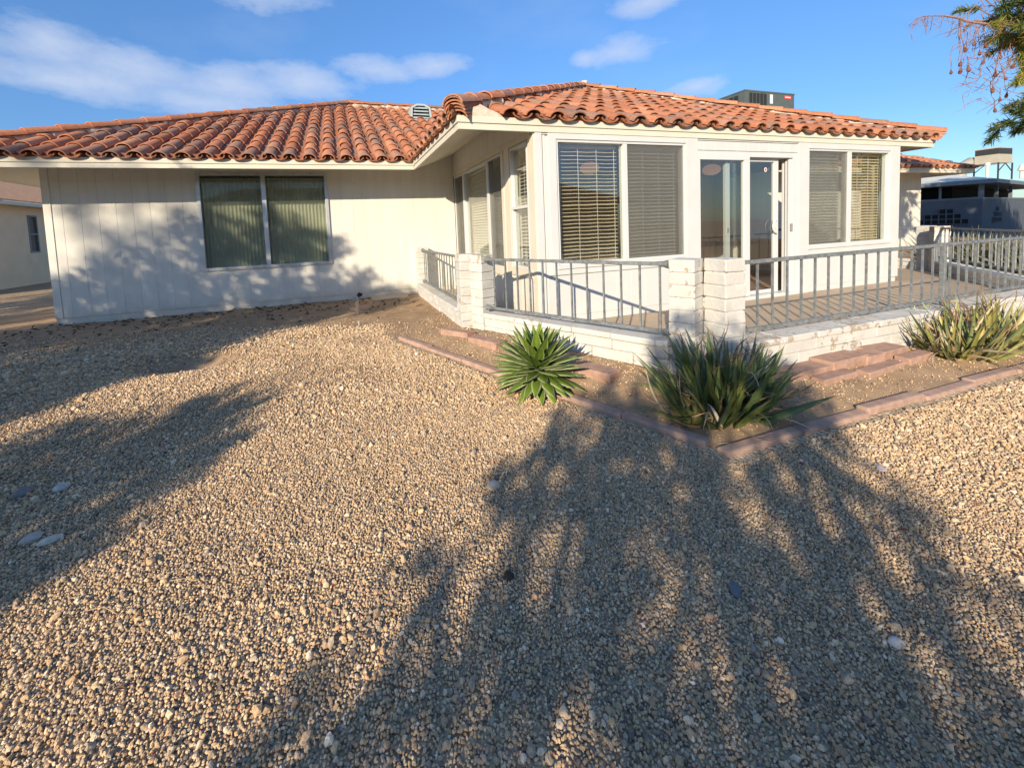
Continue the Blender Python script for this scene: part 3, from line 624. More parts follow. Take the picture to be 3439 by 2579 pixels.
me = slope((0, EY, ZE), (1, 0, 0), (0, 1, 0), 12.0, 10.5, xr, 9, [(V3(xr, EY, ZE), (1, 1, 0))])
part('roof', None, M['tile'], house, me=me, smooth=True)
m = MB(); T = [(.22, .085, .05)]
for poly in ([(xl, EY), (-OV, EY), (apexS[0], EY+hw, apexS[2]), (W+OV, EY), (xr, EY), tuple(apexM2), tuple(apexM)], [(-OV, -OF), (W+OV, -OF), tuple(apexS)],
             [(-OV, -OF), tuple(apexS), (apexS[0], EY+hw, apexS[2]), (-OV, EY)], [(W+OV, -OF), (W+OV, EY), (apexS[0], EY+hw, apexS[2]), tuple(apexS)],
             [(xl, EY), tuple(apexM), (xl, EY+10.79)], [(xr, EY), (xr, EY+10.79), tuple(apexM2)], [(xl, EY+10.79), tuple(apexM), tuple(apexM2), (xr, EY+10.79)]):
    P = [p if len(p) == 3 else (*p, ZE) for p in poly]; m.add([(a, b, c+.012) for a, b, c in P], [tuple(range(len(P)))], 0, (.24, .10, .06))
part('roof_deck', m, M['tile'], house)
m = MB()
for F, L0, L1 in ((frame((0, EY, 0), (1, 0, 0), (0, -1, 0)), xl, -OV), (frame((0, -OF, 0), (1, 0, 0), (0, -1, 0)), -OV+.3, W+OV-.1), (frame((-OV, 0, 0), (0, 1, 0), (-1, 0, 0)), -.03, EY), (frame((0, EY, 0), (1, 0, 0), (0, -1, 0)), W+OV, xr)):
    m.fbox(F, L0, L1, -.03, -.002, 2.386, 2.455)
part('bird_stop', m, M['birdstop'], house)
def hips(P0, P1, spacing=.40, start=.0, n_stack=0, lift=.085, end=None):
    mb = MB(); d = P1-P0; L = np.linalg.norm(d); d = d/L; x = np.cross(d, V3(0, 0, 1)); x /= np.linalg.norm(x); n = np.cross(x, d); s = -.08+start
    for i in range(n_stack):
        put(mb, HIP, P0+d*(s+.012*(n_stack-i)+rng.normal(0, .004))+n*(lift-.135+.034*i), x, d, n)
    while s < (L if end is None else end)-.05:
        rot = rng.normal(0, .02); xx = x*math.cos(rot)+d*math.sin(rot); y = d*math.cos(rot)-x*math.sin(rot)
        yy = y*math.cos(-.035)+n*math.sin(-.035); nn = np.cross(xx, yy)
        put(mb, HIP, P0+d*s+n*(lift+.02)+x*rng.normal(0, .005), xx, yy, nn); s += spacing+rng.normal(0, .008)
    return mb
def mortar(P0, P1, s0, s1, r=.085, z=.06):
    d = P1-P0; L = np.linalg.norm(d); d /= L; pts = []; rad = []; s = s0
    while s < min(L, s1): pts.append(P0+d*s+V3(rng.normal(0, .012), rng.normal(0, .012), z+rng.normal(0, .012))); rad.append(r*rng.uniform(.8, 1.25)); s += .07
    mb = MB(); mb.tube(pts, rad, 10); return mb
for P0, P1, st in ((cL, apexS, 5), (cR, apexS, 4), (cM, apexM, 3)):
    part('hip_cap', hips(P0, P1, n_stack=st, lift=.115 if st == 5 else .105), M['tile'], house, smooth=True)
    part('hip_mortar', mortar(P0, P1, .3, 99), M['mortar'], house, smooth=True)
part('ridge_cap', hips(apexM, apexM2, end=5.5, lift=.10), M['tile'], house, smooth=True); part('ridge_mortar', mortar(apexM, apexM2, 0, 5.4), M['mortar'], house, smooth=True)
m = MB(); bmv = [];
for i in range(5): m.tube([apexS+V3(rng.normal(0, .05), rng.normal(0, .05), .02), apexS+V3(rng.normal(0, .06), rng.normal(0, .06), .19+rng.normal(0, .02))], [.12, .07], 9)
part('ridge_mortar', m, M['mortar'], house, smooth=True)
# dormer vent on the wing roof
vz = lambda y: ZE+SL*(y-EY)
rv = MB(); y0 = 6.62; x0, x1 = -.26, .26; zb = vz(y0)+.02
prof = [(x0-.03, zb), (x1+.03, zb), (x1-.01, zb+.36), (.10, zb+.44), (-.10, zb+.44), (x0+.01, zb+.36)]
ins = [(x0+.03, zb+.05), (x1-.03, zb+.05), (x1-.05, zb+.33), (.09, zb+.395), (-.09, zb+.395), (x0+.05, zb+.33)]
vs = [(a, y0, z) for a, z in prof]+[(a, y0, z) for a, z in ins]+[(a, y0+1.1, z+.0) for a, z in prof]+[(a, y0+.06, z) for a, z in ins]
fs = [(i, (i+1) % 6, 6+(i+1) % 6, 6+i) for i in range(6)]+[((i+1) % 6, i, 12+i, 12+(i+1) % 6) for i in range(6)]+[(6+i, 6+(i+1) % 6, 18+(i+1) % 6, 18+i) for i in range(6)]
rv.add(vs, fs); vent = part('roof_vent', rv, M['ventgrey'], house)
m = MB(); m.add([(a, y0+.06, z) for a, z in ins], [(0, 1, 2, 3, 4, 5)]); part('vent_throat', m, M['dark'], vent)
for k in range(4):
    m = MB(); z = zb+.085+k*.082; hx = .215-.012*k; m.hexa([(-hx, y0-.012, z-.02), (hx, y0-.012, z-.02), (hx, y0+.05, z+.03), (-hx, y0+.05, z+.03), (-hx, y0-.012, z-.012), (hx, y0-.012, z-.012), (hx, y0+.05, z+.038), (-hx, y0+.05, z+.038)])
    part('louvre', m, M['ventgrey'], vent)
# pendant lamps and curtain inside
def dome_lamp(loc, lab):
    x, y, z = loc; t = thing('ceiling_lamp', lab, 'lamp', (x, y, 2.33), 'lamps in the sunroom')
    m = MB(); m.tube([(x, y, z+.10), (x, y, 2.33)], .008, 6); part('stem', m, M['alu'], t)
    m = MB(); n = 9; m.tube([(x, y, z+.10*math.cos(a)) for a in np.linspace(.1, math.pi-.1, n)], [.155*math.sin(a) for a in np.linspace(.1, math.pi-.1, n)], 18); part('lamp_shade', m, M['lamp'], t, smooth=True)
dome_lamp((1.70, 1.5, 2.08), 'orange globe lamp seen through the window left of the sliding door')
dome_lamp((4.26, 1.5, 2.07), 'orange globe lamp seen through the glass of the sliding door')
m = MB(); vs = []; fs = []
for i in range(17):
    u = 2.41+.17*i/16; w = -.22-.02*(i % 2); vs += [FR(u, w, .06), FR(u, w, 1.93)]
    if i < 16: fs.append((2*i, 2*i+2, 2*i+3, 2*i+1))
m.add(vs, fs); solo('curtain', 'gold curtain gathered at the left edge of the sliding door', 'curtain', m, M['curtain'], (2.45, .22, .06))
# rooftop unit
ac = thing('rooftop_air_conditioner', 'dark green box air conditioner behind the tile ridge', 'air conditioner', (11.1, 6.2, 3.8))
AX0, AX1, AY0, AY1, AZ0, AZ1 = 9.99, 12.17, 5.51, 6.75, 3.75, 5.15
m = MB(); m.box(AX0, AX1, AY0, AY1, AZ0, AZ1-.02); m.box(AX0-.012, AX1+.012, AY0-.012, AY1+.012, AZ1-.02, AZ1+.02); m.box(AX0-.006, AX0+.03, AY0-.006, AY0+.03, AZ0, AZ1-.021); m.box(11.46, 11.475, AY0-.006, AY0+.01, AZ0, AZ1-.021); m.box(11.70, 11.715, AY0-.006, AY0+.01, AZ0, AZ1-.021)
part('cabinet', m, M['acgreen'], ac)
m = MB(); m.box(AX0+.17, AX0+.935, AY0-.006, AY0, AZ0+.1, 5.09); m.box(AX0-.006, AX0, AY0+.2, AY1-.1, AZ0+.1, 5.06); part('coil_grille', m, M['acgrille'], ac)
m = MB()
for k in range(6): m.box(AX0+.165+k*.153, AX0+.178+k*.153, AY0-.014, AY0-.006, AZ0+.1, 5.09)
for k in range(6): m.box(AX0-.014, AX0-.006, AY0+.2+k*.18, AY0+.214+k*.18, AZ0+.1, 5.06)
part('grille_bar', m, M['acgreen'], ac)
m = MB(); m.box(11.075, 11.19, AY0-.008, AY0, 4.80, 5.08); part('data_label', m, M['acwhite'], ac)
m = MB(); m.box(11.72, 12.01, AY0-.010, AY0, 4.985, 5.085, 0); m.box(11.745, 11.985, AY0-.013, AY0-.0101, 5.022, 5.05, 1); part('badge', m, [M['acred'], M['acwhite']], ac)
for x in (AX0+.2, AX1-.2):
    for y in (AY0+.1, AY1-.1): m = MB(); m.box(x-.04, x+.04, y-.04, y+.04, vz(y)-.02, AZ0); part('curb_leg', m, M['alu'], ac)
# ------------------------------------------------------------------ patio
m = MB(); n = len(PATIO); m.add([(x, y, 0) for x, y in PATIO]+[(x, y, -.2) for x, y in PATIO], [tuple(range(n)), ]+[(i, n+i, n+(i+1) % n, (i+1) % n) for i in range(n)])
structure('patio_floor', m, M['patio'])
patio = thing('patio_wall', 'low white slump block wall with square pillars round the patio', 'garden wall', (.5, -1.9, -.1))
def worn(top): return (rng.normal(-.02, .05)+(.12 if top else 0),)*3
def pillar(cx, cy, ang, sz, z0, z1, flip=0):
    m = MB(); F = frame((cx, cy, 0), (math.cos(ang), math.sin(ang), 0), (math.sin(ang), -math.cos(ang), 0)); h = sz/2
    nc = max(1, round((z1-z0)/.1)); ch = (z1-z0)/nc
    for i in range(nc):
        a = rng.normal(0, .0022, 4); za = z0+i*ch+.0035
        m.fbox(F, -h+a[0], h+a[1], -h+a[2], h+a[3], za, z0+(i+1)*ch-(.0035 if i < nc-1 else 0), 0, worn(i == nc-1), .002)
    m.fbox(F, -h+.010, h-.010, -h+.010, h-.010, z0, z1-.01, 0, (.06,)*3)
    return part('pillar', m, M['block'], patio, bevel=.0075)
CA = math.atan2(CH[1], CH[0])
pillar(-.72, 3.585, 0, .22, -.15, .88); pillar(-.735, .56, 0, .20, -.15, .875); pillar(-.605, .31, CA, .20, -.15, .868)
pillar(.432, -1.768, CA, .20, -.15, .860); pillar(.652, -1.930, 0, .205, -.15, .860)
A2 = math.atan2(2.23, 2.5)
pillar(8.52, .28, A2, .22, -.1, .865); pillar(8.85, .62, math.pi/2, .22, -.1, .865)
def lowwall(p0, p1, n, zt=.2, z0=-.16, th=.19):
    p0 = np.array((*p0, 0), float); p1 = np.array((*p1, 0), float); u = (p1-p0); L = np.linalg.norm(u); u /= L
    F = frame(p0, u, n); m = MB(); nc = 3; hz = (zt-.055-z0)/nc
    for i in range(nc):
        x = -(.2 if i % 2 else .0)
        while x < L:
            a, b = max(x, 0), min(x+.4, L); x += .4
            if b-a > .02: m.fbox(F, a+.003, b-.003, -th/2+rng.normal(0, .003), th/2+rng.normal(0, .004), z0+i*hz+.003, z0+(i+1)*hz-.003, 0, worn(False), .0015)
    m.fbox(F, 0, L, -th/2+.015, th/2-.015, z0, zt-.06, 0, (.16,)*3)
    part('wall_course', m, M['block'], patio, bevel=.007)
    m = MB(); x = 0
    while x < L:
        b = min(x+.4, L)
        if b-x > .03: m.fbox(F, x+.002, b-.002, -th/2-.02+rng.normal(0, .003), th/2+.022+rng.normal(0, .005), zt-.055, zt+rng.normal(0, .0015), 0, worn(rng.uniform() > .6), .0015)
        x = b
    part('cap', m, M['block'], patio, bevel=.009)
lowwall((-.745, 3.49), (-.735, .66), (-1, 0, 0), .19)
lowwall((-.565, .20), (.385, -1.68), tuple(CHN), .198)
lowwall((.755, -1.93), (6.0, -1.93), (0, -1, 0), .196)
lowwall((6.06, -1.90), (8.44, .21), (.665, -.747, 0), .2)
lowwall((8.87, .73), (8.87, 3.6), (1, 0, 0), .2)
def railing(label, p0, p1, zt, zb, sp, off, posts=(), fl=(1, 1), grp='grey metal railings on the patio wall', zt1=None, zb1=None):
    p0 = np.array((*p0, 0), float); p1 = np.array((*p1, 0), float); u = p1-p0; L = np.linalg.norm(u); u /= L
    t = thing('patio_railing', label, 'railing', tuple(p0), grp); zt1 = zt if zt1 is None else zt1; zb1 = zb if zb1 is None else zb1
    up = V3(0, 0, 1)
    m = MB(); m.sqtube(p0+up*zt, p1+up*zt1, .038, .030); part('top_rail', m, M['rail'], t, bevel=.004)
    m = MB(); m.sqtube(p0+up*zb, p1+up*zb1, .030, .028); part('bottom_rail', m, M['rail'], t, bevel=.004)
    d = off
    while d < L-.04:
        P = p0+u*d; f = d/L; a = zb+(zb1-zb)*f; b = zt+(zt1-zt)*f
        m = MB(); x = u*.0075; y = np.cross(up, u)*.0075
        m.hexa([P-x-y+up*a, P+x-y+up*a, P+x+y+up*a, P-x+y+up*a, P-x-y+up*b, P+x-y+up*b, P+x+y+up*b, P-x+y+up*b]); part('picket', m, M['rail'], t); d += sp
    for P, k, sgn in ((p0, fl[0], 1), (p1, fl[1], -1)):
        if not k: continue
        for z in ((zt, zb) if sgn > 0 else (zt1, zb1)):
            m = MB(); m.tube([P-u*.004*sgn+up*z, P+u*.012*sgn+up*z, P+u*.06*sgn+up*z], [.036, .034, .018], 10); part('flange', m, M['rail'], t, smooth=True)
    for d, w in posts:
        P = p0+u*d; m = MB(); m.sqtube(P+up*(zb-.075), P+up*(zt+.018), w, w, up=(1, 0, 0)); part('post', m, M['rail'], t, bevel=.004)
railing('grey metal railing on the wall between the house wall and the pillar in the corner', (-.72, 3.475), (-.735, .665), .825, .235, .166, .12)
railing('grey metal railing behind the agave, between two pillars of the slanted wall', (-.60, .153), (.325, -1.70), .820, .262, .170, .13)
railing('long grey metal railing in front of the sliding door, ending at a square post', (.757, -1.93), (3.50, -1.93), .812, .262, .1695, .25, fl=(1, 0))
railing('grey metal railing above the bushy yellow green aloe, beyond the square post', (3.535, -1.93), (5.98, -1.93), .815, .268, .150, .14, posts=((.02, .042),), fl=(0, 0))
railing('grey metal railing on the far slanted wall, starting at the distant pillar', (8.44, .21), (6.06, -1.90), .825, .28, .165, .12, fl=(1, 0))
railing('short dark railing between the far pillar and the cream house wall', (8.87, .74), (8.87, 3.6), .83, .27, .40, .3)
# edging blocks of the planting bed
def edging(p0, p1, n, labs, grp, w=.082, zt=.034, first=.6):
    p0 = np.array(p0, float); p1 = np.array(p1, float); u = p1-p0; L = np.linalg.norm(u); u /= L; nn = np.array((-u[1], u[0]))
    step = L/n
    for i in range(n):
        a = p0+u*(i*step+.002); b = p0+u*((i+1)*step-.002); c = (a+b)/2; jz = rng.normal(0, .005); jo = rng.normal(0, .006)
        za, zb = float(ground(a[0], a[1]))+zt+jz, float(ground(b[0], b[1]))+zt+jz
        P = []
        for z0, z1 in ((-.09, -.09), (0, 0)):
            for q, z, s in ((a, za, -1), (b, zb, -1), (b, zb, 1), (a, za, 1)): P.append((*(q+nn*(s*w/2+jo)), z+z0+rng.normal(0, .002)))
        m = MB(); m.hexa(P); solo('edging_block', labs if isinstance(labs, str) else labs[i], 'edging', m, M['edging'], (c[0], c[1], float(ground(c[0], c[1]))), grp, bevel=.014)
edging((-.155, -2.53), (-1.60, .37), 6, 'pinkish concrete edging block in the row running past the agave', 'edging blocks along the slanted bed edge')
edging((-.16, -2.62), (8.6, -2.62), 14, 'pinkish concrete edging block in the row in front of the two aloe clumps', 'edging blocks along the front bed edge')
# loose paving slabs along the wall foot
def slab(x, y, z, lx, ly, lz, ang, lab, tilt=0.):
    z = float(ground(x, y))-lz+(.07 if 'thick' in lab else .03 if ('flat' in lab or 'thin' in lab) else .05); m = MB(); ca, sa = math.cos(ang), math.sin(ang); P = []
    for dz in (0, lz):
        for a, b in ((-1, -1), (1, -1), (1, 1), (-1, 1)):
            X, Y = a*lx/2, b*ly/2; P.append((x+X*ca-Y*sa+rng.normal(0, .004), y+X*sa+Y*ca+rng.normal(0, .004), z+dz+tilt*a*lx/2+rng.normal(0, .003)))
    m.hexa(P); solo('paving_slab', lab, 'paving slab', m, M['brickred'], (x, y, z), 'red slabs lying along the patio wall', bevel=.008)
slab(1.25, -2.12, -.12, .44, .17, .10, .03, 'reddish slab at the wall foot touching the big dark aloe')
slab(1.70, -2.11, -.10, .46, .18, .12, .04, 'large thick red slab on top, midway between the two aloes')
slab(1.98, -2.15, -.13, .22, .16, .10, -.05, 'small low red slab beside the large thick slab')
slab(2.28, -2.10, -.09, .40, .19, .12, .05, 'thick red slab against the wall at the left of the sunny aloe')
slab(1.40, -2.26, -.14, .42, .11, .08, .05, 'flat narrow reddish slab lying in front of the large slab')
slab(1.92, -2.285, -.14, .52, .10, .075, .06, 'long thin reddish slab in the front row')
slab(2.42, -2.26, -.14, .36, .11, .085, .04, 'reddish slab half hidden by the dry leaves of the sunny aloe')
slab(.92, -2.13, -.13, .34, .15, .09, .0, 'red slab behind the dark aloe below the pillar')
slab(-.98, .12, -.13, .42, .14, .11, CA+.12, 'smooth pink slab at the foot of the corner pillar')
slab(-.80, -.34, -.14, .40, .15, .11, CA+.03, 'pink slab against the slanted wall just left of the agave')
slab(-.46, -1.02, -.15, .40, .16, .10, CA, 'reddish slab in shade against the wall right of the agave')
slab(-.22, -1.47, -.16, .36, .17, .11, CA-.06, 'brownish red slab at the wall foot between agave and dark aloe')
# standpipe with tap
sp = thing('standpipe', 'beige pipe with a garden tap standing in the dirt by the wing wall', 'tap', (-2.0, 2.11, -.03))
m = MB(); m.tube([(-2., 2.11, -.1), (-2., 2.11, .155)], .021, 12); m.tube([(-2., 2.11, .12), (-2., 2.11, .165)], .027, 12); part('pipe', m, M['pvc'], sp, smooth=True)
m = MB(); m.tube([(-2., 2.11, .155), (-2., 2.11, .25)], .012, 10); m.tube([(-2.03, 2.11, .235), (-1.95, 2.11, .262)], .014, 8); m.tube([(-2.02, 2.11, .26), (-2.06, 2.10, .235)], .012, 8); m.tube([(-2.05, 2.1, .20), (-1.97, 2.11, .20)], .01, 8); part('tap', m, M['brass'], sp, smooth=True)
m = MB(); m.tube([(-1.985, 2.11, .245), (-1.955, 2.115, .275), (-1.925, 2.12, .26)], [.022, .034, .026], 10); part('tap_wrap', m, M['black'], sp, smooth=True)
m = MB(); x, y = -2.01, 1.25; z = float(ground(x, y)); m.tube([(x, y, z-.04), (x, y, z+.045)], .013, 10); m.tube([(x, y, z+.04), (x, y, z+.06)], .019, 10)
solo('pipe_stub', 'short grey pipe stub poking out of the gravel in front of the tap', 'pipe', m, M['alu'], (x, y, z), smooth=True)
m = MB(); m.hexa([(-2.13, 2.50, -.06), (-1.80, 2.42, -.06), (-1.80, 2.60, -.06), (-2.13, 2.66, -.06), (-2.12, 2.51, .012), (-1.81, 2.43, .02), (-1.81, 2.59, .02), (-2.12, 2.65, .012)])
solo('broken_slab', 'dark red slab lying behind the beige tap pipe', 'slab', m, M['brickred'], (-1.97, 2.55, -.05), bevel=.006)
m = MB(); m.hexa([(-1.72, 3.20, -.10), (-1.05, 3.20, -.10), (-1.05, 3.56, -.10), (-1.72, 3.56, -.10), (-1.70, 3.21, .0), (-1.06, 3.22, .01), (-1.06, 3.55, .03), (-1.70, 3.55, .02)])
solo('splash_block', 'grey concrete slab against the wing wall behind the tap', 'concrete slab', m, M['patio'], (-1.4, 3.4, -.05), bevel=.01)
# single stones lying on the gravel
def stone(x, y, r, col, lab, sq=(1, 1, .7)):
    bm = bmesh.new(); bmesh.ops.create_icosphere(bm, subdivisions=3, radius=1)
    o = rng.uniform(0, 50, 3); V = np.array([v.co[:] for v in bm.verts]); F = [[v.index for v in f.verts] for f in bm.faces]; bm.free()
    k = 1+.45*(vnoise(V[:, 0]+o[0]+V[:, 2]*.7, V[:, 1]+o[1], .7, 1)-.5)+.2*(vnoise(V[:, 0]+o[2], V[:, 2]+o[1], .35, 2)-.5)
    V = V*k[:, None]*np.array(sq)*r; a = rng.uniform(0, 6.28); ca, sa = math.cos(a), math.sin(a)
    V = np.stack([V[:, 0]*ca-V[:, 1]*sa, V[:, 0]*sa+V[:, 1]*ca, V[:, 2]], 1); z = float(ground(x, y))+r*.35
    m = MB(); m.add(V+V3(x, y, z), F, 0, col); solo('rock', lab, 'stone', m, M['stone'], (x, y, z), smooth=True, sharp=50)
stone(-3.66, -1.60, .034, (.52, .47, .40), 'pale rounded stone in the left shadow, uppermost of three')
stone(-3.56, -2.02, .036, (.46, .41, .35), 'grey stone in the left shadow beside a flat pale one', (1.1, .8, .6))
stone(-3.47, -2.06, .036, (.60, .54, .42), 'flat pale stone in the left shadow, right of the grey one', (1.3, .7, .45))
stone(-3.83, -1.58, .04, (.22, .2, .19), 'dark stone in the left shadow next to the pale rounded stone', (1.2, .9, .6))
stone(-1.49, -2.43, .03, (.55, .44, .33), 'light brown stone in the sunny gravel below the agave')
stone(-1.62, -2.95, .02, (.04, .035, .03), 'black lump of pine cone in the shadow edge of the gravel')
stone(.50, -3.03, .026, (.62, .50, .46), 'flat pink stone at the edge of the shadow below the long edging row', (1.3, .8, .3))
stone(.16, -2.85, .013, (.30, .06, .045), 'small dark red fragment just below the corner of the edging')
stone(-2.55, -.62, .03, (.55, .40, .28), 'orange brown pebble in the sunny gravel left of the agave')
stone(-.55, -3.62, .02, (.50, .45, .39), 'big grey stone at the lower right in dappled shade', (1.2, .9, .6))
stone(-.86, -3.30, .028, (.17, .17, .18), 'dark grey stone in the shaded gravel right of centre', (1.2, .7, .6))
# ------------------------------------------------------------------ succulents
def blade(mb, base, d, side, L, w, th, curve, cols, edge=None, teeth=0, seg=7, twist=0., curl=0., wmax=.35, fold=.25):
    """tapered fleshy leaf: base point, start direction, side vector; bends upwards by curve"""
    base = np.array(base, float); d = np.array(d, float)/np.linalg.norm(d); side = np.array(side, float); up = np.cross(side, d); up /= np.linalg.norm(up); side = np.cross(d, up)
    p = base.copy(); rows = []
    us = (-1, -.76, -.4, 0, .4, .76, 1); nU = len(us); cs = []
    for i in range(seg+1):
        t = i/seg
        ww = w*(min(1, (t/wmax)**.6*.45+.55) if t < wmax else max(0., 1-((t-wmax)/(1-wmax))**1.7))
        ww = max(ww, .0008); tt = th*(1-t)**.8+.0006
        for u in us: rows.append(p+side*(u*ww)+up*(fold*ww*u*u-.0)); 
        for u in (-.6, 0, .6): rows.append(p+side*(u*ww)-up*(tt*(1-u*u*.6))+up*(fold*ww*u*u))
        a, b = cols[0], cols[1]; f = t**1.3; c = np.array(a)*(1-f)+np.array(b)*f
        if t > .93 and len(cols) > 2: c = np.array(cols[2])
        for u in us: cs.append(np.array(edge) if (edge is not None and abs(u) > .9) else c*(1+.18*(abs(u) < .1)-.1*(abs(u) > .3)))
        for _ in range(3): cs.append(c*.85)
        st = L/seg; ang = curve/seg+curl*(t**2)/seg
        d = d*math.cos(ang)+up*math.sin(ang); up = np.cross(side, d); up /= np.linalg.norm(up)
        if twist: side = side*math.cos(twist/seg)+up*math.sin(twist/seg); up = np.cross(side, d)
        p = p+d*st
    k = nU+3; fs = []
    for i in range(seg):
        o = i*k
        for j in range(nU-1): fs.append((o+j, o+j+1, o+k+j+1, o+k+j))
        und = [0, nU, nU+1, nU+2, nU-1]
        for j in range(4): fs.append((o+und[j+1], o+und[j], o+k+und[j], o+k+und[j+1]))
    mb.add(rows, fs, 0, cs)
    if teeth:
        R = np.array(rows)
        for s_, j in ((-1, 0), (1, nU-1)):
            for q in range(teeth):
                t = (q+.5)/teeth*.93*seg; i = min(int(t), seg-1); f = t-i; P = R[i*k+j]*(1-f)+R[(i+1)*k+j]*f; Q = R[i*k+3]*(1-f)+R[(i+1)*k+3]*f
                o = P-Q; n_ = np.linalg.norm(o)
                if n_ < .004: continue
                o = o/n_; dd = (R[(i+1)*k+3]-R[i*k+3]); dd = dd/np.linalg.norm(dd)
                mb.add([P-dd*.0032, P+dd*.0032, P+o*.008+dd*.003], [(0, 1, 2), (2, 1, 0)], 0, edge)
def agave(x, y, lab):
    z = float(ground(x, y)); t = thing('agave', lab, 'agave', (x, y, z)); m = MB(); m2 = MB(); N = 128
    for i in range(N):
        f = i/(N-1); az = i*2.39996; pol = math.acos(1-1.33*f**1.12); L = (.335+.03*math.sin(math.pi*f))*rng.uniform(.92, 1.06)
        d = V3(math.cos(az)*math.sin(pol), math.sin(az)*math.sin(pol), math.cos(pol)); side = V3(-math.sin(az), math.cos(az), 0)
        base = V3(x, y, z+.185-.05*f)+d*.035
        g = rng.uniform(.85, 1.15); col = (np.array((.085, .15, .018))*g, np.array((.17, .25, .025))*g, (.13, .08, .03))
        blade(m, base, d, side, L, .040*rng.uniform(.9, 1.1), .010, R_(rng.uniform(6, 20)), col, (.42, .44, .26), 11, 7, fold=.22, wmax=.45)
    for i in range(16):
        az = rng.uniform(0, 6.28); d = V3(math.cos(az), math.sin(az), -.25); blade(m2, (x+.03*d[0], y+.03*d[1], z+.08), d, V3(-math.sin(az), math.cos(az), 0), rng.uniform(.24, .36), .022, .004, R_(rng.uniform(-50, 10)), ((.36, .25, .12), (.42, .30, .15)), (.45, .36, .2), 0)
    part('rosette', m, M['succulent'], t, smooth=True, sharp=50); part('dry_leaves', m2, M['succulent'], t, smooth=True)
agave(-.74, -1.43, 'round spiny agave with pale toothed leaf margins in front of the railing')
def aloe(x, y, rx, ry, n, Lr, pal, lab, dry=26, lean=.9, seed=1, grp=None, name='aloe'):
    global rng
    keep = rng; rng = np.random.default_rng(seed); z = float(ground(x, y)); t = thing(name, lab, 'aloe', (x, y, z), grp); m = MB(); m2 = MB()
    for i in range(n):
        a = rng.uniform(0, 6.28); r = math.sqrt(rng.uniform(0, 1)); bx, by = x+rx*r*math.cos(a)*.8, y+ry*r*math.sin(a)*.8
        out = V3(rx*math.cos(a), ry*math.sin(a), 0)*r*lean/max(rx, ry); d = V3(out[0]+rng.normal(0, .22), out[1]+rng.normal(0, .22), 1.0-.35*r+rng.normal(0, .1)); d /= np.linalg.norm(d)
        az = math.atan2(d[1], d[0])+rng.normal(0, .5); side = V3(-math.sin(az), math.cos(az), 0)
        L = rng.uniform(*Lr)*(1-.25*r*rng.uniform()); c = np.array(pal[rng.integers(len(pal))])*rng.uniform(.8, 1.2); tip = np.array((.20, .105, .06)) if rng.uniform() < .5 else c*1.1
        blade(m, (bx, by, float(ground(bx, by))-.01), d, side, L, rng.uniform(.015, .033), .011, R_(rng.uniform(-14, 26)), (c*.9, c*1.1, tip), None, 0, 8, twist=rng.normal(0, .3), curl=rng.normal(0, .5), wmax=.15, fold=.35)
    for i in range(dry):
        a = rng.uniform(0, 6.28); bx, by = x+rx*math.cos(a)*rng.uniform(.4, 1), y+ry*math.sin(a)*rng.uniform(.4, 1); d = V3(math.cos(a)+rng.normal(0, .5), math.sin(a)+rng.normal(0, .5), rng.uniform(-.1, .9))
        c = [(.40, .29, .16), (.30, .19, .10), (.48, .40, .28)][rng.integers(3)]
        blade(m2, (bx, by, float(ground(bx, by))+rng.uniform(.02, .12)), d, V3(-d[1], d[0], .2), rng.uniform(.16, .38), rng.uniform(.005, .012), .003, R_(rng.uniform(-110, 60)), (c, c), None, 0, 8, twist=rng.normal(0, 1.2), curl=rng.normal(0, 2.))
    for i in range(26):    # thin curling tips
        a = rng.uniform(0, 6.28); r = rng.uniform(.1, .8); bx, by = x+rx*r*math.cos(a), y+ry*r*math.sin(a); d = V3(rng.normal(0, .5), rng.normal(0, .5), 1)
        blade(m2, (bx, by, z+rng.uniform(.22, .42)), d, V3(1, .3, 0), rng.uniform(.10, .2), .005, .003, R_(rng.uniform(-60, 60)), ((.24, .14, .09), (.28, .16, .10)), None, 0, 7, twist=rng.normal(0, 1), curl=rng.normal(0, 3.))
    part('leaves', m, M['succulent'], t, smooth=True, sharp=60); part('dry_leaves', m2, M['succulent'], t, smooth=True); rng = keep
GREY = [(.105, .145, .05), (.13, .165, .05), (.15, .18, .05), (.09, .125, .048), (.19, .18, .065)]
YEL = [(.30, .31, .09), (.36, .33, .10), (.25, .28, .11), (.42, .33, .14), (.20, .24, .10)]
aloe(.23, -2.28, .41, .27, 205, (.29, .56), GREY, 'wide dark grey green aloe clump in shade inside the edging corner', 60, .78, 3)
aloe(3.05, -2.28, .42, .22, 70, (.30, .58), YEL, 'sunny yellow green aloe clump below the railing post, with dry leaves on its left', 80, 1., 5)
aloe(3.62, -2.26, .42, .24, 88, (.32, .60), YEL, 'sunny yellow green aloe clump cut by the right edge of the photo', 50, 1., 8)
for i, (x, y, l, s) in enumerate(((10.9, .95, 'tall shaded aloe bush behind the far railing, next to the distant pillar', 12), (10.3, .1, 'shaded aloe bush in the middle behind the far railing', 14), (9.6, -.75, 'shaded aloe bush behind the far railing, nearest the right edge', 15))):
    aloe(x, y, .75, .6, 130, (.5, .95), [(.10, .12, .06), (.14, .14, .07), (.2, .17, .09)], l, 30, .9, s)
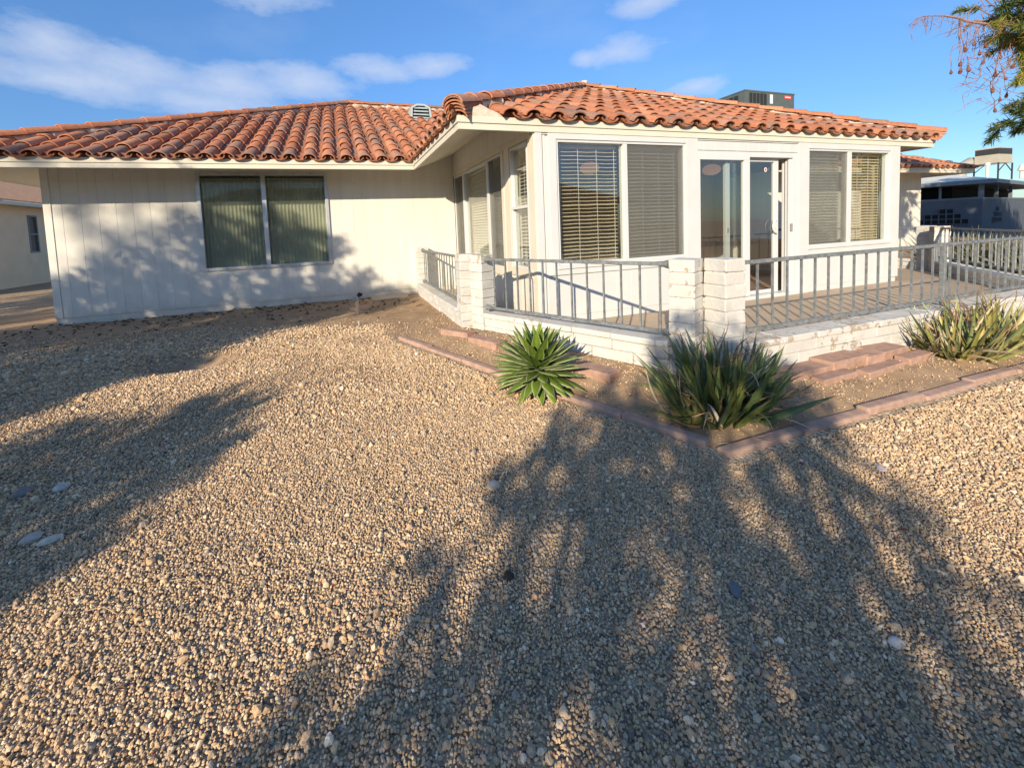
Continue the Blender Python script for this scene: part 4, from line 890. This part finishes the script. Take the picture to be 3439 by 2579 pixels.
# ------------------------------------------------------------------ litter on the ground
def litter():
    m = MB()
    for i in range(1000):
        k = rng.uniform()
        if k < .45: x, y = rng.uniform(-7.6, -1.0), D-abs(rng.normal(.05, .8)); c = [(.05, .045, .045), (.09, .07, .055), (.16, .11, .07)][rng.integers(3)]; r = rng.uniform(.012, .05)
        elif k < .9: x, y = rng.uniform(-5.5, 3), rng.uniform(-4, 2); c = [(.30, .20, .11), (.12, .08, .05), (.38, .29, .17), (.22, .10, .06)][rng.integers(4)]; r = rng.uniform(.006, .018)
        else: x, y = rng.uniform(-1.2, 4), rng.uniform(-2.5, -2.05); c = (.36, .26, .15); r = rng.uniform(.01, .02)
        if inpoly(np.array([x]), np.array([y]), PATIO)[0] or y > D-.03: continue
        z = float(ground(x, y))+rng.uniform(.010, .022); a = rng.uniform(0, 6.28); e = V3(math.cos(a), math.sin(a), rng.normal(0, .25))*r; f = V3(-math.sin(a), math.cos(a), rng.normal(0, .25))*r*rng.uniform(.25, .6)
        P = V3(x, y, z); q = V3(0, 0, r*.25)
        m.add([P-e, P-f*.8+q, P+e*.9, P+f+q, P-e+V3(0, 0, -.004), P+f*.2-V3(0, 0, .006)], [(0, 1, 2, 3), (0, 5, 1), (1, 5, 2), (2, 5, 3), (3, 5, 0)], 0, np.array(c)*rng.uniform(.7, 1.2))
    for i in range(70):
        x, y = rng.uniform(-4, 1.5), rng.uniform(-4, -1.0); a = rng.uniform(0, 6.28); L = rng.uniform(.05, .14); z = float(ground(x, y))+.018; b = rng.normal(0, .3)
        m.tube([(x, y, z), (x+L*.5*math.cos(a), y+L*.5*math.sin(a), z+.008), (x+L*math.cos(a+b), y+L*math.sin(a+b), z+.002)], .0013, 4, 0, (.48, .36, .20))
    o = solo('leaf_litter', 'dry leaves, bark flakes and straws scattered on the gravel', 'leaf litter', m, M['litter']); o['kind'] = 'stuff'
litter()
# ------------------------------------------------------------------ trees
def leafcards(mb, c, r, n, size, pal, sq=(1, 1, 1), rg=None, per=15):
    """leaves gathered in twig-end clusters, with gaps between the clusters"""
    c = np.array(c, float); k = max(3, int(n/per))
    for q in range(k):
        d = rg.normal(0, 1, 3); d /= np.linalg.norm(d); C = c+d*r*rg.uniform(.15, 1.05)**.6*np.array(sq); cr = size*rg.uniform(1.1, 2.3); tone = rg.uniform(.75, 1.25)
        for i in range(int(per*rg.uniform(.6, 1.4))):
            P = C+rg.normal(0, .5, 3)*cr; a = rg.normal(0, 1, 3)+d*.5; a /= np.linalg.norm(a); b = np.cross(a, rg.normal(0, 1, 3)); b /= np.linalg.norm(b)+1e-9
            s = size*rg.uniform(.55, 1.1); col = np.array(pal[rg.integers(len(pal))])*tone*rg.uniform(.85, 1.15)
            mb.add([P-a*s, P-a*s*.2-b*s*.36, P+a*s*.55-b*s*.25, P+a*s, P+a*s*.5+b*s*.27, P-a*s*.2+b*s*.36], [(0, 1, 4, 5), (1, 2, 3, 4)], 0, col)
def limb(mb, a, b, r0, r1, rg, n=5, wob=.06, mi=0):
    a = np.array(a, float); b = np.array(b, float); L = np.linalg.norm(b-a); pts = [a+(b-a)*t+(rg.normal(0, wob*L, 3)*math.sin(math.pi*t)) for t in np.linspace(0, 1, n)]
    mb.tube(pts, list(np.linspace(r0, r1, n)), 7, mi); return pts
def shadetree(u, v, blobs, lab, seed, size=.085, dens=620, dh=0., pal=((.05, .075, .025), (.07, .10, .03), (.09, .11, .04))):
    """blobs: (du, v, height, radius) measured along and across the light's ground direction"""
    rg = np.random.default_rng(seed); B = U2*u+V2*v; B[2] = float(ground(B[0], B[1])) if abs(B[0]) < 30 else -.2
    t = thing('broadleaf_tree', lab, 'tree', tuple(B)); tr = MB(); cr = MB(); top = B+V3(rg.normal(0, .1), rg.normal(0, .1), 1.3)
    limb(tr, B-V3(0, 0, .1), top, .13, .09, rg, 6, .03)
    for bl in blobs:
        du, vv, h, r = bl[:4]; k_ = bl[4] if len(bl) > 4 else 1.
        c = U2*(u+du)+V2*vv+V3(0, 0, h+dh); limb(tr, top-V3(0, 0, rg.uniform(0, .4)), c, .05, .015, rg, 5, .06)
        leafcards(cr, c, r, int(dens*r*r*4*k_), size, pal, (1, 1, 1), rg)
    part('trunk', tr, M['bark'], t, smooth=True); part('crown', cr, M['leaf'], t)
shadetree(-9.2, 1.5, [(0, 1.35, 3.0, .72), (.2, .85, 3.05, .42), (-.2, 1.95, 3.0, .48), (.1, 1.55, 3.85, .30), (0, 1.05, 3.5, .35), (.3, 2.1, 3.45, .34), (-.5, 1.45, 2.05, .62, .7), (-.5, .75, 1.95, .45, .35), (-.6, .45, 1.75, .4, .22), (-.4, 2.42, 2.6, .24, .7), (-.2, .55, 2.7, .22), (.2, .5, 2.35, .16), (-.3, .35, 2.1, .14), (-.1, 2.5, 2.95, .2), (-.3, 2.5, 2.2, .3, .6), (-.3, 2.66, 2.3, .26, .8), (-.5, 2.75, 1.9, .3, .7), (.1, 2.62, 2.75, .2, .8), (-.7, 2.95, 1.8, .28, .6), (-.5, 2.9, 2.3, .18, .6), (.1, .35, 2.55, .16, .5), (-.2, .2, 2.25, .15, .5), (-.4, .25, 1.95, .18, .5), (.1, .62, 3.35, .15, .6), (-.1, .45, 2.95, .14, .5), (0, 1.5, 2.5, .7, .5), (0, 2.3, 3.3, .22, .6), (-.2, 1.0, 2.4, .6, .5), (0, 1.9, 3.95, .24, .8), (0, 1.42, 4.2, .2, .8), (.1, 2.2, 3.8, .24, .8), (-.5, 2.15, 2.05, .3, .5), (-.2, .75, 2.05, .3), (0, 1.75, 4.15, .16), (.1, 1.3, 4.0, .14)],
          'broadleaf tree behind the viewpoint whose shadow falls across the gravel and the dark aloe', 21, .040, 2050, -.784)
shadetree(-10.0, -1.7, [(0, -1.6, 2.72, .62), (.1, -2.35, 2.75, .5), (-.2, -1.25, 2.35, .36), (.2, -1.75, 3.15, .3), (-.5, -1.9, 1.9, .75), (-.3, -1.05, 1.95, .3), (.1, -2.8, 2.6, .35), (.1, -1.1, 2.75, .14), (0, -.85, 2.2, .16), (0, -1.3, 3.2, .13), (.1, -2.0, 3.35, .16), (0, -.75, 1.8, .15)],
          'smaller broadleaf tree behind the viewpoint whose shadow crosses the lower left gravel', 22, .045, 4000, -.627)
shadetree(-9.2, -5.1, [(0, -5.2, 3.5, 1.45), (.2, -4.2, 3.9, .75), (-.1, -6.4, 3.3, .95), (-.2, -7.1, 3.1, .75), (-.4, -6.6, 2.6, .8), (.2, -3.65, 4.1, .50), (.1, -4.7, 4.95, .5), (0, -5.55, 4.75, .5), (.2, -4.15, 5.0, .25), (.1, -5.1, 5.35, .22), (0, -3.95, 2.9, .6), (.1, -4.2, 3.3, .7), (0, -3.6, 3.55, .45), (-.1, -3.3, 2.75, .32), (-.2, -3.5, 2.2, .45), (0, -4.2, 2.4, .7), (0, -2.85, 4.05, .22), (-.2, -3.55, 3.1, .42), (0, -3.2, 4.3, .30), (-.1, -3.7, 2.5, .5), (-.3, -4.6, 2.3, .8), (-.5, -6, 2.3, .8), (-.2, -7.0, 2.6, .6), (.1, -3.25, 3.6, .25), (.1, -2.85, 3.75, .16), (0, -3.0, 4.0, .2)],
          'large broadleaf tree left of the viewpoint whose shadow covers the wing wall', 23, .06, 1500)
shadetree(-24, -7.4, [(.3, -6.0, 10.6, .40), (-.3, -6.6, 10.3, .5), (0, -6.9, 10.9, .35), (.1, -6.3, 9.8, .5), (0, -6.0, 10.0, .3), (0, -6.8, 9.5, .5), (.2, -6.4, 10.95, .3), (0, -5.7, 10.9, .3)],
          'tall distant tree far behind the viewpoint whose blurred shadow dapples the wing wall', 24, .10, 260)
shadetree(-14, -11, [(0, -9.4, 5.6, 1.3), (.4, -10.8, 6.2, 1.4), (-.4, -12.2, 5.8, 1.5), (0, -11.4, 4.6, 1.3), (.3, -9.0, 4.6, .9), (0, -12.8, 6.9, 1.0), (0, -10.3, 7.2, .8)],
          'broadleaf tree far left of the viewpoint whose shade lies between the two houses', 26, .12, 190)
shadetree(6., 15.5, [(0, 15.2, 6.6, 1.5), (.5, 13.6, 6.9, 1.3), (0, 16.6, 6.9, 1.5), (-1., 14.5, 5.8, 1.3), (1.0, 13.0, 6.0, 1.0), (0, 17.9, 7.4, 1.4), (-1., 17.2, 6.2, 1.4), (1., 16, 7.8, 1.0), (-1.5, 13.4, 7.4, 1.0), (.8, 19.2, 7.2, 1.4), (1.2, 14.4, 7.6, .9)],
          'broadleaf tree right of the photo whose shade darkens the grey house', 25, .12, 480)
# conifer on the right: needles in tufts, hanging pods, a bare branch
PODS = ((9.08, .43, 3.78), (9.24, .37, 3.79), (9.23, .37, 3.92), (9.39, .32, 3.82), (9.93, .1, 3.22), (9.80, .15, 3.40), (9.74, .24, 4.26), (9.50, .3, 4.30), (9.62, .27, 4.12), (9.96, .12, 4.02), (9.83, .12, 3.02), (10.05, .08, 3.62), (9.35, .36, 4.2), (9.70, .25, 3.95), (10.2, .05, 3.85), (10.1, .08, 3.3), (9.88, .15, 3.7))
def conifer():
    rg = np.random.default_rng(5); B = V3(11.4, -2.9, -.15); t = thing('pine_tree', 'pine tree leaning into the top right corner with hanging brown pods', 'tree', tuple(B))
    tr = MB(); cr = MB(); tw = MB(); top = V3(11.3, -2.7, 6.6)
    limb(tr, B-V3(0, 0, .2), top, .24, .07, rg, 9, .012)
    def tuft(P, d, n, L, g):
        for i in range(n):
            e = d*rg.uniform(.3, 1.1)+rg.normal(0, .55, 3); e /= np.linalg.norm(e); s = np.cross(e, rg.normal(0, 1, 3)); s /= np.linalg.norm(s)+1e-9
            l = L*rg.uniform(.6, 1.15); w = .0075; q = P-d*rg.uniform(0, .08)+rg.normal(0, .012, 3); c = np.array(g)*rg.uniform(.65, 1.3)
            cr.add([q-s*w, q+s*w, q+e*l*.6+s*w*.8+V3(0, 0, -.02*l), q+e*l+V3(0, 0, -.12*l), q+e*l*.6-s*w*.8+V3(0, 0, -.02*l)], [(0, 1, 2, 4), (4, 2, 3)], 0, c)
    def spray(a, b, ntw, spread, gcol, n=44, L=.17, r=.022, lo=.35):
        pts = limb(tr, a, b, r, .007, rg, 7, .05)
        for i in range(ntw):
            f = rg.uniform(lo, 1.); k = f*6; i0 = min(int(k), 5); P = pts[i0]+(pts[i0+1]-pts[i0])*(k-i0)
            d = rg.normal(0, 1, 3)*spread+V3(0, 0, -.25*spread); Q = P+d; tw.tube([P, (P+Q)/2+V3(0, 0, .03), Q], [.006, .0045, .003], 5)
            dd = d/np.linalg.norm(d)
            for s in (.55, .8, 1.): tuft(P+d*s, dd, n, L, gcol[rg.integers(len(gcol))])
    G = [(.32, .33, .07), (.40, .39, .08), (.21, .26, .07), (.45, .40, .09)]; GD = [(.11, .16, .07), (.15, .20, .07), (.22, .24, .07)]
    O = V3(11.3, -2.7, 0)
    for z0, tip, nt_, sp, g in ((4.2, (9.80, .25, 5.02), 12, .17, GD), (4.5, (10.15, .12, 4.66), 17, .20, G), (4.1, (10.25, .03, 4.36), 17, .18, G), (3.9, (10.4, .0, 4.1), 12, .18, G),
                                (3.2, (10.45, -.02, 3.55), 9, .15, GD), (2.8, (10.36, -.03, 3.2), 7, .12, GD), (2.6, (9.90, .10, 2.72), 9, .13, GD), (2.7, (10.24, .0, 2.95), 8, .13, GD)):
        spray(O+V3(0, 0, z0), np.array(tip), int(nt_*2.2), sp*1.25, g, lo=.68)
    for i in range(34):     # the rest of the crown, outside the photo
        a = rg.uniform(0, 6.28); z0 = rg.uniform(2.4, 6.4); rr = rg.uniform(1.2, 2.9)*(1-.09*(z0-2.4)); e = V3(math.cos(a), math.sin(a), 0)
        if e[0] < -.1: e = e*.42
        if e[1] > .3: e = e*.7
        spray(O+V3(0, 0, z0), O+e*rr+V3(0, 0, z0+rg.uniform(-.3, .5)), 13, .26, G+GD, 16, .16)
    # bare branch with drooping twigs
    path = [V3(*p) for p in ((10.25, -.1, 4.62), (9.85, .22, 4.66), (9.48, .36, 4.73), (9.25, .44, 4.82), (9.02, .52, 4.87), (8.82, .6, 4.885), (8.62, .66, 4.88), (8.46, .7, 4.82))]
    tw.tube(path, [.028, .026, .023, .020, .016, .012, .008, .004], 7)
    for i in range(46):
        f = rg.uniform(0, 6.9); k = int(f); P = path[k]+(path[k+1]-path[k])*(f-k); L = rg.uniform(.12, .48) if f > 2.2 else rg.uniform(.3, 1.0)
        q = [P]; d = V3(rg.normal(-.35, .4), rg.normal(0, .3), rg.normal(-.7, .45))
        for s in range(4): d = d+rg.normal(0, .32, 3)+V3(0, 0, -.10); q.append(q[-1]+d/np.linalg.norm(d)*L/4)
        tw.tube(q, [.0055, .0045, .004, .003, .0022], 4)
        for s in range(2): j = rg.integers(1, 4); d2 = rg.normal(0, 1, 3)+V3(0, 0, -.4); tw.tube([q[j], q[j]+d2/np.linalg.norm(d2)*L*.22, q[j]+d2/np.linalg.norm(d2)*L*.4+V3(0, 0, -.02)], [.0035, .0028, .002], 4)
    for P in PODS:                      # hanging twigs that carry the pods, and bare ones between them
        P = np.array(P); a = P+V3(rg.uniform(.0, .35), rg.uniform(-.15, .1), rg.uniform(.5, 1.1)); pts = [a+(P+V3(.02, .01, .1)-a)*f+rg.normal(0, .035, 3)*math.sin(math.pi*f) for f in np.linspace(0, 1, 6)]
        tw.tube(pts, [.008, .007, .006, .005, .004, .003], 5); tw.tube([a, a+V3(.25, -.1, .25), V3(a[0]+.6, a[1]-.3, 4.7)], [.008, .010, .013], 5)
    for i in range(46):
        a = V3(rg.uniform(9.25, 10.35), rg.uniform(.0, .4), rg.uniform(3.2, 4.6)); q = [a]; d = V3(rg.normal(-.2, .5), rg.normal(0, .3), rg.normal(-.6, .4))
        for k in range(5): d = d+rg.normal(0, .45, 3); q.append(q[-1]+d/np.linalg.norm(d)*rg.uniform(.05, .12))
        tw.tube(q, [.007, .006, .005, .004, .003, .002], 4); tw.tube([q[2], q[2]+rg.normal(0, .08, 3), q[2]+rg.normal(0, .13, 3)], [.004, .003, .002], 4)
    part('trunk', tr, M['bark'], t, smooth=True); part('twigs', tw, M['twig'], t); part('crown', cr, M['leaf'], t)
    for P in PODS:
        P = np.array(P); l = rg.uniform(.07, .10); r = l*.33; m = MB(); d = V3(rg.normal(0, .15), rg.normal(0, .15), -1)
        m.tube([P+d*l*s for s in (-.9, -.5, -.2, .15, .45)], [r*.15, r*.45, r*.85, r, r*.45], 8); m.tube([P-d*l*.9, P-d*l*1.7+V3(.01, 0, 0), P-d*l*2.6+V3(.03, .01, .02)], .0035, 4)
        part('seed_pod', m, M['pod'], t, smooth=True)
conifer()
# ------------------------------------------------------------------ neighbours
nb = thing('neighbour_house', 'tan stucco house with brown shingle roof beyond the left corner', 'house', (-12.3, 14, 0))
m = MB(); m.box(-20, -12, 9.0, 13.70, -.2, 2.56); m.box(-20, -12, 14.16, 22, -.2, 2.56); m.box(-20, -12, 13.70, 14.16, -.2, 1.04); m.box(-20, -12, 13.70, 14.16, 2.30, 2.56); part('wall', m, M['nbrwall'], nb)
m = MB(); m.box(-11.62, -11.58, 8.4, 22.6, 2.54, 2.64); part('fascia', m, M['trim'], nb)
m = MB(); m.box(-12, -11.62, 8.4, 22.6, 2.56, 2.58); part('soffit', m, M['soffit'], nb)
m = MB(); plate(m, [(-11.55, 8.4, 2.645), (-11.55, 22.6, 2.645), (-16, 22.6, 4.2), (-16, 8.4, 4.2)], .05); plate(m, [(-16, 8.4, 4.2), (-16, 22.6, 4.2), (-20.4, 22.6, 2.65), (-20.4, 8.4, 2.65)], .05); part('roof', m, M['nbrroof'], nb)
m = MB(); m.box(-12.04, -11.985, 13.70, 13.75, 1.04, 2.30); m.box(-12.04, -11.985, 14.11, 14.16, 1.04, 2.30); m.box(-12.04, -11.985, 13.75, 14.11, 2.25, 2.30); m.box(-12.04, -11.985, 13.75, 14.11, 1.04, 1.09); m.box(-12.04, -11.99, 13.75, 14.11, 1.64, 1.69)
wn = part('window', m, M['rail'], nb); m = MB(); m.box(-12.06, -12.05, 13.72, 14.14, 1.06, 2.28); part('pane', m, M['room_dark'], wn)
# grey house with carport openings on the right
K = V3(24.71, 5.59, 0); KL = V3(23.5, 7.51, 0); KR = V3(30.24, 6.74, 0)
gh = thing('grey_house', 'grey block house with a flat white roof and dark openings under the eave', 'house', (26, 8, 0))
ul = (KL-K)/np.linalg.norm(KL-K); ur = (KR-K)/np.linalg.norm(KR-K)
K2 = K+ul*8; K3 = K+ur*14
inn = ul+ur; inn /= np.linalg.norm(inn); Kw = K+inn*.55
FA = frame(Kw, ul, (ul[1], -ul[0], 0)*np.array(-1.) if np.dot((ul[1], -ul[0]), (-1, -.3)) < 0 else (ul[1], -ul[0], 0)); FB = frame(Kw, ur, (ur[1], -ur[0], 0))
m = MB()
m.fbox(FA, 0, 8, -.2, 0, -.3, 1.60); m.fbox(FB, 0, 14, -.2, 0, -.3, 1.60); part('wall', m, M['greywall'], gh)
m = MB()
m.fbox(FA, 0, 8, -.10, .01, 1.60, 1.68); m.fbox(FB, 0, 14, -.10, .01, 1.60, 1.66)
m.fbox(FA, -.05, .13, -.16, .02, 1.66, 2.25); m.fbox(FA, 1.25, 1.33, -.12, .0, 1.68, 2.25); m.fbox(FA, 2.9, 3.0, -.12, .0, 1.68, 2.25); m.fbox(FB, 2.9, 3.02, -.12, .0, 1.66, 2.25); m.fbox(FB, 6, 6.12, -.12, .0, 1.66, 2.25)
part('post', m, M['greywood'], gh)
m = MB(); k_ = Kw+inn*1.3; plate(m, [(*p[:2], -.2) for p in (k_, k_+ur*12, k_+ur*12+ul*6, k_+ul*6)], 2.42); part('carport_dark_fill', m, M['dark'], gh)  # near-black block filling the carport, its colour stands in for the shade inside
m = MB()
Q = [K, K+ur*14, K+ur*14+ul*8, K+ul*8]
plate(m, [(p[0], p[1], 2.24) for p in Q], .02); part('soffit', m, M['greywood'], gh)
m = MB()
for a, b in ((K, K3), (K2, K)):
    d = b-a; d /= np.linalg.norm(d); F = frame(a, d, (d[1], -d[0], 0)); m.fbox(F, 0, 14 if b is K3 else 8, -.05, .0, 2.24, 2.42)
part('fascia', m, M['greywood'], gh)
m = MB(); cen = sum(Q)/4
P = [(p[0], p[1], 2.425) for p in Q]+[tuple(cen*1.0+(p-cen)*.35+V3(0, 0, 3.05)) for p in Q]
m.add(P, [(0, 1, 5, 4), (1, 2, 6, 5), (2, 3, 7, 6), (3, 0, 4, 7), (4, 5, 6, 7)]); part('roof', m, M['whiteroof'], gh)
def lattice(F, cells, u0, z0, s=.235, h=.235):
    for i, j in cells:
        a, b = u0+i*s, z0+j*h; m = MB(); m.fbox(F, a+.02, a+s-.02, .002, .006, b+.02, b+h-.02, 1)
        for q in ((a, a+.022, b, b+h), (a+s-.022, a+s, b, b+h), (a+.022, a+s-.022, b, b+.022), (a+.022, a+s-.022, b+h-.022, b+h)): m.fbox(F, q[0], q[1], -.01, .05, q[2], q[3], 0)
        part('breeze_block', m, [M['greywall'], M['dark']], gh)
# seen from the photo the courses step: 2 on top of 4 on top of 5
ca = 1.55
lattice(FA, [(i, 0) for i in range(-1, 6)]+[(i, 1) for i in range(0, 5)]+[(i, 2) for i in range(1, 3)], .62, .50)
lattice(FB, [(i, 0) for i in range(5)]+[(i, 1) for i in range(1, 5)]+[(i, 2) for i in range(2, 3)], 1.9, .48, .34, .25)
ec = thing('evaporative_cooler', 'beige box cooler with dark louvres on legs on the white roof', 'cooler', (29.3, 7.3, 2.8))
cx = V3(29.33, 7.29, 0); FC = frame(cx, ul, (0, -1, 0)); q0 = cx; q1 = cx+V3(0, .85, 0); q2 = q1+V3(1.3, 0, 0); q3 = cx+V3(1.3, 0, 0)
def quadbox(mb, qs, z0, z1, mi=0, grow=0.):
    c = sum(qs)/4; P = [c+(q-c)*(1+grow) for q in qs]; mb.hexa([(p[0], p[1], z0) for p in P]+[(p[0], p[1], z1) for p in P], mi)
QS = [q0, q3, q2, q1]
m = MB(); quadbox(m, QS, 3.44, 3.87); quadbox(m, QS, 4.165, 4.22, 0, .02); part('cabinet', m, M['cooler'], ec)
m = MB(); quadbox(m, QS, 3.87, 4.165, 0, -.02); part('louvre_band', m, M['coolerdark'], ec)
m = MB()
for q in QS: m.sqtube((q[0], q[1], 2.6), (q[0], q[1], 3.44), .05, .05, up=(1, 0, 0)); 
m.sqtube((*q0[:2], 3.0), (*((q0+q3)/2)[:2], 3.42), .03, .03); m.sqtube((*q3[:2], 3.0), (*((q0+q3)/2)[:2], 3.42), .03, .03); m.sqtube((*q1[:2], 3.0), (*((q0+q1)/2)[:2], 3.42), .03, .03)
part('leg', m, M['coolerdark'], ec)
m = MB(); c = (q1+q2)/2; a = V3(-.9, .45, 0); m.tube([c+V3(0, 0, 3.6), c+a*.5+V3(0, 0, 3.62), c+a*.9+V3(0, 0, 3.4), c+a*1.05+V3(0, 0, 2.7)], [.24, .26, .26, .26], 14); part('duct', m, M['duct'], ec, smooth=True)
m = MB(); x, y = 28.74, 7.44; m.tube([(x, y, 2.6), (x, y, 3.38)], .06, 10); m.tube([(x, y, 3.30), (x, y, 3.44)], .10, 10); solo('vent_pipe', 'thin white vent pipe standing on the white roof left of the cooler', 'vent pipe', m, M['whiteroof'], (x, y, 2.7), smooth=True)
m = MB(); x, y = 29.0, 6.4; m.tube([(x, y, 2.55), (x, y, 2.95)], .07, 10); m.tube([(x, y, 2.9), (x, y, 3.2)], [.15, .05], 10); solo('vent_pipe', 'short white vent cone on the white roof below the cooler', 'vent pipe', m, M['whiteroof'], (x, y, 2.6), smooth=True)
# house across the yard, seen mirrored in the windows
fh = thing('far_house', 'brown house across the yard seen only as a reflection in the window glass', 'house', (4, -20, 0))
m = MB(); m.box(-14, 16, -28, -20, -.3, 2.7); part('wall', m, M['farwall'], fh)
m = MB(); A = [(-15, -29, 2.65), (17, -29, 2.65), (17, -19, 2.65), (-15, -19, 2.65)]; B_ = [(-9, -24, 5.0), (11, -24, 5.0)]
m.add(A+B_, [(0, 1, 5, 4), (1, 2, 5), (2, 3, 4, 5), (3, 0, 4), (3, 2, 1, 0)]); part('roof', m, M['farroof'], fh)
# ------------------------------------------------------------------ sky, sun, camera
SUN_E, SKY_S, EXPO = 4.6, .15, 0.68
wd = bpy.data.worlds.new('World'); SC.world = wd; wd.use_nodes = True; nt = wd.node_tree; nt.nodes.clear()
sky = nd(nt, 'ShaderNodeTexSky'); sky.sky_type = 'NISHITA'; sky.sun_disc = False; sky.sun_elevation = EL; sky.sun_rotation = R_(180+41)
sky.air_density = 1.0; sky.dust_density = .3; sky.ozone_density = 3.0
tc = nd(nt, 'ShaderNodeTexCoord'); gen = tc.outputs['Generated']; sp_ = nd(nt, 'ShaderNodeSeparateXYZ'); lk(nt, gen, sp_.inputs[0])
az = math_(nt, 'MULTIPLY', math_(nt, 'ARCTAN2', sp_.outputs[0], sp_.outputs[1]), 180/math.pi); el = math_(nt, 'MULTIPLY', math_(nt, 'ARCSINE', sp_.outputs[2]), 180/math.pi)
mp = nd(nt, 'ShaderNodeMapping'); mp.inputs['Scale'].default_value = (1, 1, 2.2); lk(nt, gen, mp.inputs[0])
n1 = noise(nt, mp.outputs[0], 7., 7, .55); n2 = noise(nt, mp.outputs[0], 22., 7, .68)
# clouds: azimuth, elevation, half width, half height in degrees
CL = [(-25, 15.6, 9, 2.6), (-14, 15.2, 10, 2.4), (-26, 18.9, 5.5, 3.6), (-19, 17.9, 6.5, 3.6), (-11.5, 17.6, 7.5, 3.4), (-3, 18.6, 7.5, 3.0), (5.5, 20.4, 7., 2.4), (13.5, 21.0, 6, 2.3), (-7, 27.3, 8, 3.2), (37, 20.8, 6, 2.8), (40.5, 25.2, 6, 2.2), (33, 20.6, 3, 1.8), (45.8, 15.6, 4.5, 1.6), (24, 29.5, 5, 1.6), (-33, 17, 4, 3)]
dens = None
for a, e, sa, se in CL:
    sa *= .86; se *= .72
    dx = math_(nt, 'DIVIDE', math_(nt, 'SUBTRACT', az, float(a)), float(sa)); dy = math_(nt, 'DIVIDE', math_(nt, 'SUBTRACT', el, float(e)), float(se))
    g = math_(nt, 'SUBTRACT', 1., math_(nt, 'SQRT', math_(nt, 'ADD', math_(nt, 'MULTIPLY', dx, dx), math_(nt, 'MULTIPLY', dy, dy))))
    dens = g if dens is None else math_(nt, 'SMOOTH_MAX', dens, g, .25)
dens = math_(nt, 'ADD', dens, math_(nt, 'ADD', math_(nt, 'MULTIPLY', math_(nt, 'SUBTRACT', n1, .5), 1.5), math_(nt, 'MULTIPLY', math_(nt, 'SUBTRACT', n2, .5), .85)))
cm = ramp(nt, dens, [(-.0, 0.), (.38, .36), (1.0, .70)])
wisp = ramp(nt, noise(nt, mp.outputs[0], 3.2, 6, .6), [(.52, 0.), (.8, .14)])
cm = math_(nt, 'MAXIMUM', cm, wisp)
SKYC = nd(nt, 'ShaderNodeHueSaturation'); SKYC.inputs['Saturation'].default_value = 1.08; lk(nt, sky.outputs[0], SKYC.inputs['Color'])
eg = ramp(nt, math_(nt, 'DIVIDE', el, 90.), [(0., (.42, .52, .62)), (.12, (.46, .57, .70)), (.33, (.68, .82, .96)), (.55, (.95, 1.0, 1.05)), (1., (1.15, 1.2, 1.25))])
skyg = mixc(nt, 1., SKYC.outputs[0], eg, 'MULTIPLY')
cl = mixc(nt, cm, skyg, (2.75, 3.1, 3.85))
bg = nd(nt, 'ShaderNodeBackground'); lk(nt, cl, bg.inputs[0]); bg.inputs[1].default_value = SKY_S
ow = nd(nt, 'ShaderNodeOutputWorld'); lk(nt, bg.outputs[0], ow.inputs[0])
sl = bpy.data.lights.new('sun', 'SUN'); sl.energy = SUN_E; sl.angle = R_(.53); sl.color = (1., .865, .66)
so = bpy.data.objects.new('sun', sl); COL.objects.link(so); tow = -U2*math.cos(EL)+V3(0, 0, math.sin(EL))
so.rotation_euler = Vector(tow).to_track_quat('Z', 'Y').to_euler(); so.location = (-8, -10, 8)
cd = bpy.data.cameras.new('camera'); co_ = bpy.data.objects.new('camera', cd); COL.objects.link(co_)
rx, ry, rz = R_(-3.816), R_(2.456), R_(-18.821)
Rm = Matrix.Rotation(rz, 3, 'Z') @ Matrix.Rotation(rx, 3, 'X') @ Matrix.Rotation(ry, 3, 'Y')
B3 = Matrix((Rm.col[0], Rm.col[2], -Rm.col[1])).transposed()
co_.matrix_world = Matrix.Translation(Vector(CAM)) @ B3.to_4x4()
cd.sensor_width = 36; cd.lens = 36*1401.08/3439; cd.shift_x = (1719.5-1630.4)/3439; cd.shift_y = -(1289.5-866.0)/3439; cd.clip_start = .05; cd.clip_end = 2000
SC.camera = co_
vs_ = SC.view_settings; vs_.view_transform = 'Standard'; vs_.look = 'None'; vs_.exposure = EXPO; vs_.gamma = 1; vs_.use_curve_mapping = False
SC.cycles.max_bounces = 8; SC.cycles.transparent_max_bounces = 16; SC.cycles.use_denoising = True
